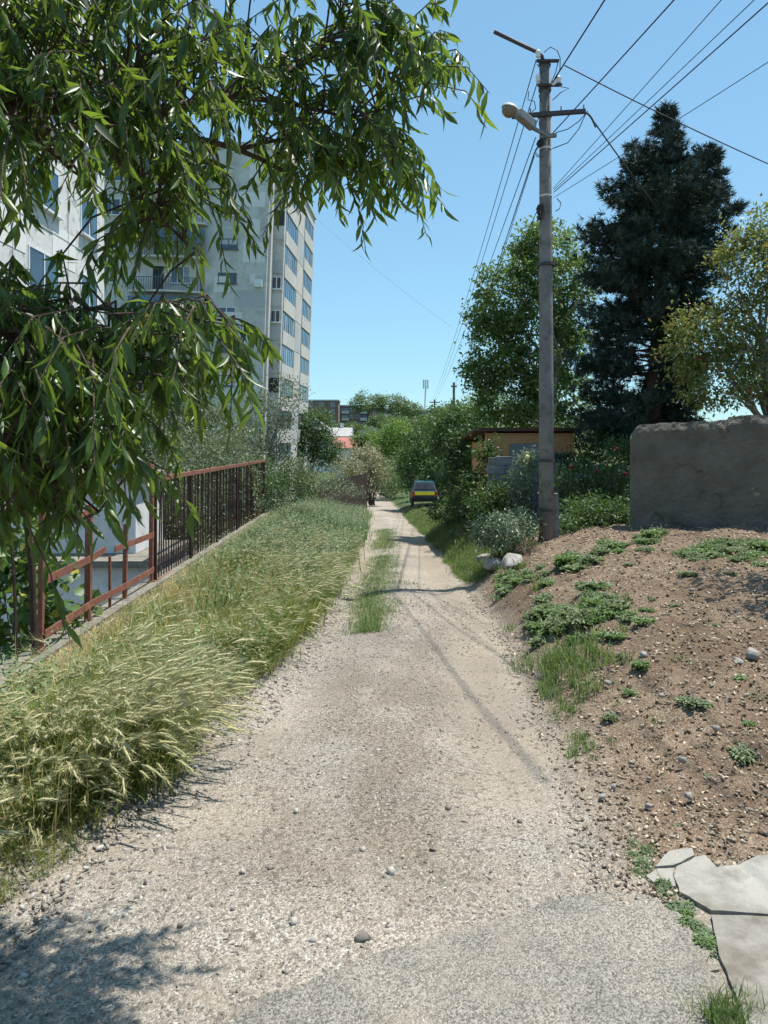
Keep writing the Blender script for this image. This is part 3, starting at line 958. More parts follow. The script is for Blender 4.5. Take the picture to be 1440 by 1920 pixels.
KB = thing('fence_kerb', 'weathered concrete footing strip under the iron fence', 'kerb', (float(fence_x(14)), 14.0, -0.9))
yk = 5.0
while yk < 25.2:
    L = random.uniform(1.6, 2.2)
    m = MB()
    h = 0.04
    zk = lambda y: float(verge_z(np.array(y))) + h
    A, Bk = yk, min(yk + L - 0.02, 25.3)
    m.add([(float(fence_x(A)) - 0.14, A, zk(A) - 1.5), (float(fence_x(A)) + 0.16, A, zk(A) - 1.5), (float(fence_x(Bk)) + 0.16, Bk, zk(Bk) - 1.5), (float(fence_x(Bk)) - 0.14, Bk, zk(Bk) - 1.5),
           (float(fence_x(A)) - 0.14, A, zk(A)), (float(fence_x(A)) + 0.16, A, zk(A)), (float(fence_x(Bk)) + 0.16, Bk, zk(Bk)), (float(fence_x(Bk)) - 0.14, Bk, zk(Bk))],
          [(0, 3, 2, 1), (4, 5, 6, 7), (0, 1, 5, 4), (1, 2, 6, 5), (2, 3, 7, 6), (3, 0, 4, 7)])
    m.build('kerb_block', 'kerb', KB)
    yk += L

# ------------------------------------------------------------------ utility pole
PB = Vector((2.8, 13.0, float(Z(2.8, 13.0))))
UP = thing('utility_pole', 'tall grey concrete utility pole carrying a street lamp and crossarm', 'pole', PB)
ztop = 8.02
sh = MB()
sh.tube([(2.815, 13, PB.z - 0.4), (2.81, 13, 2.5), (2.80, 13, 5.5), (2.785, 13, ztop)], [0.135, 0.122, 0.108, 0.092], 16)
sh.build('shaft', 'polecon', UP, True)
sb = MB(); sb.bar((2.99, 13.06, PB.z - 0.4), (2.97, 13.06, PB.z + 0.8), 0.10, 0.14)
sb.build('stub_post', 'polecon', UP)
for zz in (PB.z + 0.5, PB.z + 1.35, 4.52):
    m = MB(); m.lathe((2.81, 13, zz), [(0, 0.15), (0.05, 0.15)], n=14)
    if zz > 4:
        m.bar((2.86, 12.99, zz + 0.02), (3.02, 12.97, zz + 0.02), 0.03, 0.03)
    m.build('clamp_band', 'steel', UP)
def pz(py):
    return EYE + (HOR - py) / F * 13.0
def pxx(px):
    return (px - 720) / F * 13.0
# top bracket and bent pipe
m = MB()
m.box(pxx(1004), pxx(1045), 12.86, 12.92, pz(122), pz(118))
m.lathe((2.785, 13, pz(124)), [(0, 0.105), (0.07, 0.105)], n=14)
m.build('top_bracket', 'steel', UP)
MB().tube([(pxx(1017), 12.95, pz(118)), (pxx(1015), 12.95, pz(108)), (pxx(1005), 12.93, pz(101)), (pxx(985), 12.9, pz(94)), (pxx(923), 12.8, pz(71))], 0.034, 8).build('top_arm', 'steel', UP, True)
m = MB()
m.box(pxx(1005), pxx(1050), 12.84, 12.90, pz(168), pz(164))
m.lathe((2.787, 13, pz(171)), [(0, 0.11), (0.07, 0.11)], n=14)
m.build('insulator_bracket', 'steel', UP)
for (a, b) in ((1006, 153), (1044, 156), (1034, 161), (1006, 108)):
    MB().lathe((pxx(a), 12.86, pz(b + 7)), [(0, 0.03), (0.02, 0.045), (0.05, 0.03), (0.07, 0.05), (0.1, 0.045), (0.125, 0.02)], n=10).build('insulator', 'porcelain', UP, True)
MB().bar((pxx(957), 12.84, pz(226)), (pxx(1093), 12.84, pz(216)), 0.06, 0.07).build('crossarm', 'steel', UP)
MB().lathe((2.79, 13, pz(220)), [(0, 0.115), (0.07, 0.115)], n=14).build('crossarm_clamp', 'steel', UP)
for a, b in ((949, 222), (991, 220), (1048, 216), (1090, 213)):
    MB().tube([(pxx(a), 12.84, pz(b)), (pxx(a), 12.84, pz(b - 9))], 0.011, 5).build('pin', 'steel', UP)
# lamp: arm, ballast box, head
m = MB(); m.bar((2.79, 12.86, pz(260)), (pxx(990), 12.7, pz(252)), 0.05, 0.05)
m.bar((2.70, 12.87, pz(261)), (pxx(1040), 12.88, pz(259)), 0.06, 0.06)
m.build('lamp_arm', 'galv', UP)
ax = (Vector((pxx(958), 12.4, pz(238))) - Vector((pxx(992), 12.7, pz(250)))).normalized()
c0 = Vector((pxx(994), 12.7, pz(250)))
c1 = Vector((pxx(960), 12.42, pz(239)))
bx = MB(); bx.bar(c0, c1, 0.14, 0.16)
box_ = bx.build('ballast_box', 'galv', UP)
bm_ = box_.modifiers.new('bevel', 'BEVEL'); bm_.width = 0.02; bm_.segments = 2
def ellip(c, rx, ry, rz, zlo, zhi, n=18, mrows=9, tilt=0.0):
    m = MB(); V = []; Fc = []
    for i in range(mrows + 1):
        a = zlo + (zhi - zlo) * i / mrows
        for k in range(n):
            t = 2 * math.pi * k / n
            x, y, z = rx * math.cos(a) * math.cos(t), ry * math.cos(a) * math.sin(t), rz * math.sin(a)
            V.append((c[0] + x * math.cos(tilt) - z * math.sin(tilt), c[1] + y, c[2] + x * math.sin(tilt) + z * math.cos(tilt)))
    for i in range(mrows):
        for k in range(n):
            k2 = (k + 1) % n
            Fc.append((i * n + k, i * n + k2, (i + 1) * n + k2, (i + 1) * n + k))
    Fc.append(tuple(range(n))[::-1]); Fc.append(tuple(mrows * n + k for k in range(n)))
    return m.add(V, Fc)
lc = Vector((pxx(943), 12.3, pz(237)))
lh = ellip(lc, 0.14, 0.135, 0.08, 0.02, 1.5, tilt=-0.28).build('lamp_head', 'lampcap', UP, True)
ellip(lc, 0.13, 0.125, 0.145, -1.5, 0.0, tilt=-0.28).build('lamp_glass', 'lampglass', lh, True)
# loose leads
leads = [[(1016, 108), (1028, 98), (1040, 105), (1046, 118), (1045, 140), (1037, 158)], [(1041, 128), (1037, 145), (1031, 160)], [(1004, 128), (1011, 142), (1010, 155)], [(1036, 168), (1062, 175), (1047, 182), (1032, 196)],
         [(987, 182), (985, 198), (998, 198), (1000, 214), (993, 218)], [(1013, 178), (1006, 190), (1010, 200), (1013, 203)], [(1007, 218), (1003, 235), (1000, 245), (1008, 256)], [(1010, 262), (1007, 240), (1009, 222)],
         [(1096, 218), (1080, 236), (1060, 250), (1038, 256)], [(1093, 222), (1080, 250), (1058, 278), (1031, 287)], [(1013, 272), (1004, 285), (998, 295), (1003, 302), (1013, 303)], [(1008, 276), (999, 290), (1006, 298), (1012, 290)], [(1040, 378), (1048, 385), (1044, 398), (1037, 402)], [(1004, 390), (1010, 398), (1008, 408), (1012, 420)]]
for L in leads:
    pts = [(pxx(a), 12.82 + random.gauss(0, 0.03), pz(b)) for a, b in L]
    MB().tube(pts, 0.008, 5).build('loose_lead', 'wire', UP)
for (zz, r) in ((pz(272), 0.075), (pz(393), 0.08), (pz(400), 0.06), (pz(410), 0.05)):
    m = MB(); m.lathe((2.64 + 0.02, 12.9, zz - r), [(0, 0.02), (r * 0.6, r * 0.8), (r * 1.4, r * 0.7), (r * 2, 0.02)], axis=(0.3, 0.1, 1), n=8)
    m.build('cable_clamp', 'wire', UP)
m = MB(); m.lathe((2.795, 13, pz(281)), [(0, 0.108), (0.03, 0.108)], n=14); m.lathe((2.8, 13, pz(370)), [(0, 0.112), (0.03, 0.112)], n=14)
m.build('steel_strap', 'lampcap', UP)

# ------------------------------------------------------------------ overhead wires
def wire(a, b, r, label, sag=0.15, mat='wire', ext=0.0, n=14):
    a = Vector(a); b = Vector(b)
    b = b + (b - a) * ext
    pts = []
    for i in range(n + 1):
        t = i / n
        p = a.lerp(b, t)
        p.z -= sag * 4 * t * (1 - t)
        pts.append(p)
    o = MB().tube(pts, r, 5).build('overhead_wire', mat)
    tag(o, label, 'wire', 'overhead wires')
def q(px, py):
    return (pxx(px), 12.9, pz(py))
EXT = 1.0
wire(q(1031, 163), P(1133, -1, 10.53), 0.012, 'thick wire rising steeply from the insulators near the pole top', 0.02, ext=2.2)
wire(q(1034, 254), P(1262, -1, 8.94), 0.0095, 'wire rising from the lamp bracket and crossing the sky above the crossarm', 0.02, ext=1.6)
wire(q(1035, 357), P(1350, -1, 7.29), 0.005, 'thin wire, uppermost of the bundle rising from mid pole', 0.02, ext=1.0)
wire(q(1036, 360), P(1411, -1, 7.25), 0.005, 'thin wire, second of the bundle rising from mid pole', 0.02, ext=1.0)
wire(q(1036, 364), P(1441, -1, 7.22), 0.0075, 'thick wire, lowest of the bundle rising from mid pole', 0.03, ext=1.0)
wire(q(1036, 374), P(1442, 112, 8.2), 0.005, 'thin wire passing in front of the dark conifer crown to the frame edge', 0.02, ext=1.0)
wire(q(1056, 128), P(1442, 304, 15.0), 0.011, 'wire sloping down from the pole top over the conifer tip', 0.06, ext=0.3)
wire(q(1099, 216), P(1240, 400, 16.5), 0.013, 'cable dropping from the crossarm end into the conifer', 0.03)
wire(q(1094, 216), q(1114, 243), 0.018, 'short black cable tail hanging at the crossarm end', -0.06, n=5)
far1 = Vector(P(815, 752, 112)); far2 = Vector(P(852, 722, 78))
wire(q(1003, 118), P(808, 751, 112), 0.009, 'far running wire from the pole top, outermost of the fan', 0.9, 'wire')
wire(q(1005, 160), P(812, 751, 112), 0.009, 'far running wire from the left insulator of the pole', 0.8, 'wire')
wire(q(1002, 262), P(816, 752, 112), 0.009, 'far running wire from beside the street lamp', 0.5, 'wire')
wire(q(1000, 290), P(851, 722, 78), 0.011, 'far running thick cable from the clamp below the street lamp', 0.4)
wire(q(1000, 296), P(853, 724, 78), 0.007, 'far running thin cable next to the thick one below the lamp', 0.5)
wire(q(1004, 400), P(850, 735, 78), 0.007, 'far running cable from the clamps at mid pole', 0.35)
wire(P(560, 380, 62), P(846, 613, 60), 0.010, 'faint lone wire crossing the open sky beside the tower', 0.3, 'wirepale')

# ------------------------------------------------------------------ rough wall
WL = thing('rendered_wall', 'high dark grey rough rendered wall with crumbling top beside the soil bank', 'wall', (6.6, 12.0, -0.1))
def wall_build():
    A = Vector((4.40, 13.45, 0)); Bv = Vector((10.2, 10.0, 0))
    L = (Bv - A).length
    d = (Bv - A).normalized(); nrm = Vector((d.y, -d.x, 0))
    if nrm.y > 0:
        nrm = -nrm
    nu, nv = 260, 96
    zb = -0.7
    V = []; Fc = []
    us_ = np.linspace(0, L, nu)
    top = 1.80 + 0.022 * us_ + 0.10 * (fbm(us_ * 1.3, us_ * 0 + 3, 4) - 0.47) + 0.05 * (fbm(us_ * 6, us_ * 0 + 1, 6, 3) - 0.44)
    top -= 0.16 * np.exp(-(us_ / 0.10) ** 2)
    top = np.where(us_ > 1.6, top + 0.05, top)
    TT, UU = np.meshgrid(np.linspace(0, 1, nv), us_, indexing='ij')
    ZZ = zb + (top[None, :] - zb) * TT
    DD = 0.07 * (fbm(UU * 1.6, ZZ * 1.6, 12.0) - 0.47) + 0.055 * (fbm(UU * 8, ZZ * 8, 15.0, 3) - 0.44) + 0.03 * (fbm(UU * 24, ZZ * 24, 18.0, 2) - 0.37)
    DD = DD - 0.06 * np.clip(TT - 0.95, 0, 1) / 0.05 - 0.03 * np.exp(-(UU / 0.06) ** 2)
    DD = np.where(fbm(UU * 2.2, ZZ * 2.2, 23.0, 3) > 0.60, DD - 0.022, DD)
    for j in range(nv):
        for i in range(nu):
            p = A + d * us_[i] + nrm * float(DD[j, i])
            V.append((p.x, p.y, float(ZZ[j, i])))
    for j in range(nv - 1):
        for i in range(nu - 1):
            a0 = j * nu + i
            Fc.append((a0, a0 + 1, a0 + nu + 1, a0 + nu))
    o = len(V)
    for t in (0.0, 1.0):
        for i in range(nu):
            z = zb if t == 0 else top[i] - 0.03
            p = A + d * us_[i] - nrm * 0.34
            V.append((p.x, p.y, z))
    for i in range(nu - 1):
        Fc.append((o + i, o + nu + i, o + nu + i + 1, o + i + 1))
        Fc.append(((nv - 1) * nu + i, (nv - 1) * nu + i + 1, o + nu + i + 1, o + nu + i))
    Fc.append(tuple([j * nu for j in range(nv)] + [o + nu, o]))
    Fc.append(tuple([j * nu + nu - 1 for j in range(nv)] + [o + nu + nu - 1, o + nu - 1]))
    MB().add(V, Fc).build('rendered_face', 'roughwall', WL)
    for (u, z, r) in ((2.05, 0.62, 0.055), (2.42, 0.60, 0.04), (2.5, 0.36, 0.11), (2.0, 0.7, 0.03), (2.62, 0.42, 0.06)):
        c = A + d * u + nrm * 0.012
        m = MB(); V = []
        n = 11
        for k in range(n):
            a = 2 * math.pi * k / n
            rr = r * random.uniform(0.6, 1.15)
            p = c + d * math.cos(a) * rr * 1.15
            V.append((p.x, p.y, z + math.sin(a) * rr * 0.75))
        f_ = len(V)
        for k in range(n):
            V.append(Vector(V[k]) - nrm * 0.05)
        pc = c + nrm * 0.012
        V.append((pc.x, pc.y, z))
        m.add(V, [(k, (k + 1) % n, 2 * n) for k in range(n)] + [(k, k + n, (k + 1) % n + n, (k + 1) % n) for k in range(n)])
        m.build('bare_stone', 'walllime', WL)
wall_build()

# ------------------------------------------------------------------ shed behind the pole
SH = thing('garden_shed', 'small orange rendered shed with brown overhanging roof behind the pole', 'shed', (3.9, 20.5, -0.6))
MB().box(2.62, 4.85, 19.2, 22.5, -1.2, 1.38).build('wall', 'orange', SH)
MB().box(2.62, 4.85, 19.2, 19.5, 1.383, 1.64).build('wall_head', 'orange', SH)
MB().prism([(18.98, 1.70), (23.0, 1.40), (23.0, 1.46), (18.98, 1.76)], 'x', 2.3, 5.0).build('roof', 'brownwood', SH)
MB().box(2.29, 5.01, 18.93, 18.977, 1.69, 1.78).build('fascia_board', 'brownwood', SH)
MB().add([(3.1, 19.12, -0.9), (4.3, 19.12, -0.9), (4.3, 19.12, 1.42), (3.22, 19.12, 1.36), (3.1, 19.19, -0.9), (4.3, 19.19, -0.9), (4.3, 19.19, 1.42), (3.22, 19.19, 1.36)],
         [(0, 1, 2, 3), (4, 7, 6, 5), (0, 4, 5, 1), (1, 5, 6, 2), (2, 6, 7, 3), (3, 7, 4, 0)]).build('fibre_sheet', 'sheet', SH)
window_unit(SH, 'y', 4.32, 4.8, 0.45, 1.15, 19.2, frame='galv', panes=2, fw=0.04)
BW = thing('block_wall', 'low wall of grey concrete blocks in front of the orange shed', 'wall', (3.1, 17.6, -0.7))
bmesh0 = None
for r in range(10):
    for c in range(3):
        x = 2.52 + c * 0.41 + (0.2 if r % 2 else 0.0) - 0.1
        m = MB(); m.box(x, x + 0.395, 17.5 + random.uniform(-0.012, 0.012), 17.7, -0.95 + r * 0.205, -0.95 + r * 0.205 + 0.192)
        m.build('block', 'block', BW)
MB().box(2.45, 3.75, 17.53, 17.68, -1.0, 1.06).build('mortar', 'kerb', BW)

# ------------------------------------------------------------------ car
CAR = thing('parked_car', 'dark hatchback parked on the verge beyond the bend with yellow band across its tail', 'car', (2.55, 47.0, float(Z(2.55, 47.0))))
cz = float(Z(2.55, 47.0)) + 0.12
cx, cy = 2.55, 47.0
def cbox(prof, x0, x1):
    return MB().prism(prof, 'x', x0, x1)
side = [(0.0, 0.28), (0.0, 0.72), (-0.02, 0.86), (0.08, 0.92), (3.0, 0.92), (3.85, 0.80), (3.95, 0.6), (3.92, 0.25), (3.4, 0.18), (0.5, 0.18)]
o = cbox([(cy + a, cz + b) for a, b in side], cx - 0.8, cx + 0.8).build('body', 'carpaint', CAR)
bv = o.modifiers.new('bevel', 'BEVEL'); bv.width = 0.05; bv.segments = 2
cab = MB()
V = []
for (y, z, hw) in ((cy + 0.06, cz + 0.915, 0.77), (cy + 2.75, cz + 0.915, 0.77), (cy + 2.0, cz + 1.38, 0.60), (cy + 0.50, cz + 1.40, 0.60)):
    V += [(cx - hw, y, z), (cx + hw, y, z)]
cab.add(V, [(0, 1, 3, 2), (0, 6, 7, 1), (6, 4, 5, 7), (4, 2, 3, 5), (0, 2, 4, 6), (1, 7, 5, 3)])
o = cab.build('cabin', 'carpaint', CAR)
MB().box(cx - 0.6, cx + 0.6, cy + 0.52, cy + 1.98, cz + 1.40, cz + 1.44).build('roof', 'carroof', CAR)
rw = MB()
rw.add([(cx - 0.66, cy + 0.08, cz + 0.99), (cx + 0.66, cy + 0.08, cz + 0.99), (cx + 0.54, cy + 0.45, cz + 1.36), (cx - 0.54, cy + 0.45, cz + 1.36),
        (cx - 0.66, cy + 0.14, cz + 0.99), (cx + 0.66, cy + 0.14, cz + 0.99), (cx + 0.54, cy + 0.51, cz + 1.36), (cx - 0.54, cy + 0.51, cz + 1.36)],
       [(0, 1, 2, 3), (4, 7, 6, 5), (0, 4, 5, 1), (1, 5, 6, 2), (2, 6, 7, 3), (3, 7, 4, 0)])
rw.build('rear_window', 'tint', CAR)
MB().box(cx - 0.62, cx + 0.62, cy - 0.045, cy + 0.02, cz + 0.64, cz + 0.84).build('tail_band', 'yellow', CAR)
for s in (-1, 1):
    MB().box(cx + s * 0.72 - 0.08, cx + s * 0.72 + 0.08, cy - 0.05, cy + 0.02, cz + 0.55, cz + 0.85).build('tail_light', 'redlens', CAR)
MB().box(cx - 0.82, cx + 0.82, cy - 0.12, cy + 0.05, cz + 0.24, cz + 0.46).build('bumper', 'rubber', CAR)
for s in (-1, 1):
    for yy in (0.65, 3.1):
        wh = MB().lathe((cx + s * 0.66, cy + yy, cz + 0.16), [(0, 0.2), (0.02, 0.28), (0.15, 0.28), (0.17, 0.2)], (s, 0, 0), 16).build('wheel', 'rubber', CAR)
        MB().lathe((cx + s * 0.80, cy + yy, cz + 0.16), [(0, 0.17), (0.04, 0.15)], (s, 0, 0), 12).build('rim', 'galv', wh)
for s in (-1, 1):
    MB().box(cx + s * 0.86 - 0.07, cx + s * 0.86 + 0.07, cy + 2.35, cy + 2.42, cz + 0.95, cz + 1.06).build('side_mirror', 'rubber', CAR)

# ------------------------------------------------------------------ far town
def house(name, label, x0, x1, y0, y1, zb, zt, roof, roofmat, wallmat='white', ridge=1.4, chimney=True, cat='house'):
    r = thing(name, label, cat, ((x0 + x1) / 2, y0, zb))
    MB().box(x0, x1, y0, y1, zb - 6, zt).build('wall', wallmat, r)
    m = MB()
    if roof == 'x':   # ridge along x
        ym = (y0 + y1) / 2
        m.prism([(y0 - 0.5, zt), (y1 + 0.5, zt), (ym, zt + ridge)], 'x', x0 - 0.5, x1 + 0.5)
    else:
        xm = (x0 + x1) / 2
        m.prism([(x0 - 0.5, zt), (x1 + 0.5, zt), (xm, zt + ridge)], 'y', y0 - 0.5, y1 + 0.5)
    rf = m.build('roof', roofmat, r)
    if chimney:
        xm = x0 + (x1 - x0) * 0.75
        MB().box(xm - 0.35, xm + 0.35, (y0 + y1) / 2 - 0.3, (y0 + y1) / 2 + 0.3, zt + ridge * 0.4, zt + ridge + 1.0).build('chimney', 'white', rf)
    return r
def hx(px, d):
    return (px - 720) / F * d
def hz(py, d):
    return EYE + (HOR - py) / F * d
house('house', 'low house with red tiled roof among the trees beyond the road', hx(630, 120), hx(676, 120), 120, 127, -6, hz(840, 120), 'x', 'roofred', 'white', 1.7, False)
house('house', 'house with grey brown pitched roof and white chimney above the red roof', hx(588, 160), hx(655, 160), 160, 170, -6, hz(818, 160), 'x', 'roofgrey', 'white', 1.9)
house('house', 'house with pale curved sheet roof beside the bright green tree', hx(672, 175), hx(722, 175), 175, 186, -6, hz(810, 175), 'y', 'roofgrey', 'white', 1.4, False)
house('house', 'house with pale gable roof half hidden by the dark green tree', hx(556, 185), hx(612, 185), 185, 196, -6, hz(803, 185), 'y', 'roofgrey', 'white', 2.8, False)
def flats(label, pxa, pxb, d, pytop, nfl, wall='brickfar', dep=12, slope=0.0, nb=0, wins=4):
    x0, x1 = hx(pxa, d), hx(pxb, d)
    zt = hz(pytop, d)
    r = thing('brick_apartment_block', label, 'building', ((x0 + x1) / 2, d, zt - nfl * 2.8), 'brick blocks on the far hill')
    MB().box(x0, x1, d, d + dep, zt - nfl * 2.8 - 6, zt).build('wall', wall, r)
    MB().box(x0 - 0.4, x1 + 0.4, d - 0.4, d + dep + 0.4, zt + 0.003, zt + 0.55).build('roof_edge', 'patchdark', r)
    for f_ in range(min(nfl, 3)):
        z = zt - 2.8 * f_ - 2.0
        for k in range(wins):
            u = x0 + (x1 - x0) * (k + 0.5) / wins
            if nb and (k % 3 == nb % 3):
                bl = MB().box(u - 1.5, u + 1.5, d - 1.1, d - 0.002, z - 1.0, z + 0.15).build('balcony', 'white', r)
                MB().box(u - 1.4, u + 1.4, d - 1.0, d - 0.9, z + 0.16, z + 1.35).build('glazing', 'glassblue', bl)
            else:
                wf = MB().box(u - 0.75, u + 0.75, d - 0.05, d + 0.1, z - 0.1, z + 1.35).build('window', 'pvc', r)
                MB().box(u - 0.62, u - 0.04, d - 0.07, d, z + 0.02, z + 1.23).box(u + 0.04, u + 0.62, d - 0.07, d, z + 0.02, z + 1.23).build('pane', 'glass', wf)
    return r
flats('brick block with blank side wall, highest on the far hill', 572, 634, 292, 752, 5, wins=3)
flats('brick block with white glazed balconies on the far hill', 630, 700, 305, 762, 4, nb=1, wins=6)
flats('brick block half hidden behind the large round trees on the hill', 700, 770, 330, 768, 4, nb=2, wins=6)
flats('low brick block at the end of the hill below the antenna mast', 768, 832, 320, 771, 4, wins=5)

AM = thing('antenna_mast', 'thin pale telecom mast with antenna head on the far hill', 'mast', P(796, 775, 330))
c = P(796, 778, 330)
MB().tube([c, P(798, 728, 330)], [0.45, 0.3], 6).build('mast_pole', 'lampcap', AM)
for k in (-1, 0, 1):
    MB().box(P(798, 728, 330).x + k * 0.9 - 0.3, P(798, 728, 330).x + k * 0.9 + 0.3, 329.6, 330.2, P(798, 728, 330).z - 0.2, P(798, 712, 330).z).build('antenna_panel', 'lampcap', AM)
def farpole(label, px, pyt, d, arm):
    t = P(px, pyt, d)
    zb = float(Z(t.x, d))
    r = thing('utility_pole', label, 'pole', (t.x, d, zb))
    MB().tube([(t.x, d, zb - 0.3), t], [0.16, 0.12], 8).build('shaft', 'polecon', r)
    MB().box(t.x - arm, t.x + arm, d - 0.06, d + 0.06, t.z - 0.5, t.z - 0.38).build('crossarm', 'steel', r)
    for s in (-0.9, -0.3, 0.3, 0.9):
        MB().lathe((t.x + s * arm, d, t.z - 0.38), [(0, 0.06), (0.12, 0.07), (0.16, 0.03)], n=6).build('insulator', 'porcelain', r)
farpole('dark distant utility pole standing among the treetops beyond the car', 851, 717, 78, 0.28)
farpole('smallest distant utility pole with crossarm near the antenna mast', 815, 749, 112, 0.75)

# rusty sheet fence beyond the brambles
RF = thing('sheet_metal_fence', 'dark rusty sheet metal fence behind the brambles left of the road end', 'fence', (-2.2, 44, -2.6))
for k in range(4):
    x0 = -3.75 + k * 0.66
    yq = 44 + k * 1.0
    zg = float(Z(x0, yq))
    tz = hz(903 - k * 4.0, yq)
    MB().add([(x0, yq, zg - 0.3), (x0 + 0.70, yq + 0.95, zg - 0.4), (x0 + 0.70, yq + 0.95, tz + 0.1), (x0, yq, tz - 0.05),
              (x0 - 0.02, yq + 0.04, zg - 0.3), (x0 + 0.68, yq + 0.99, zg - 0.4), (x0 + 0.68, yq + 0.99, tz + 0.1), (x0 - 0.02, yq + 0.04, tz - 0.05)],
             [(0, 1, 2, 3), (4, 7, 6, 5), (0, 4, 5, 1), (1, 5, 6, 2), (2, 6, 7, 3), (3, 7, 4, 0)]).build('metal_sheet', 'rustsheet', RF)
# ------------------------------------------------------------------ trees on the right
def E(px, py, d, rpx, rpy, ry=None):
    """ellipsoid from a picture-size estimate at distance d"""
    c = P(px, py, d)
    rx, rz = rpx / F * d, rpy / F * d
    return (c.x, d, c.z, rx, ry or rx, rz)

tree('walnut_tree', 'light green broadleaf tree rising behind the pole and orange shed', 'tree', (5.3, 25, -0.9), P(1040, 640, 25), 0.17,
     [E(1030, 500, 25, 75, 85), E(950, 560, 25, 70, 80), E(930, 660, 25, 62, 80), E(1010, 640, 25.5, 90, 120), E(1070, 560, 25.5, 50, 110), E(960, 740, 25, 75, 60), E(895, 610, 25, 28, 28), E(1000, 450, 25, 35, 35), E(1060, 740, 26, 60, 60), E(1000, 770, 26, 60, 35), E(900, 700, 25, 35, 45)],
     860, 34, 0.20, 0.15, 'walnut', 'barkpale', 46)
tree('apricot_tree', 'yellow green tree with reddish young leaves above the rough wall', 'tree', (8.4, 15.5, 0.0), P(1430, 640, 15.5), 0.12,
     [E(1400, 500, 15.5, 60, 70), E(1330, 620, 15.5, 75, 55), E(1420, 620, 15.8, 80, 90), E(1350, 710, 15.5, 80, 55), E(1440, 720, 15.5, 60, 60), E(1285, 670, 15.5, 35, 40), E(1470, 450, 15.5, 70, 80), E(1395, 440, 15.5, 20, 25)],
     600, 26, 0.15, 0.095, 'apricot', 'barkpale', 40)

tree('garden_tree', 'garden tree beyond the frame edge shading the soil bank', 'tree', (6.6, 8.6, 0.1), (5.6, 8.0, 2.4), 0.09,
     [(4.45, 7.3, 3.1, 0.45, 0.7, 0.35), (5.2, 7.4, 3.5, 0.7, 0.7, 0.6), (6.2, 8.0, 3.7, 0.9, 0.9, 0.7), (4.9, 8.4, 3.9, 0.5, 0.6, 0.4)], 130, 22, 0.15, 0.10, 'apricot', 'barkpale', 24)

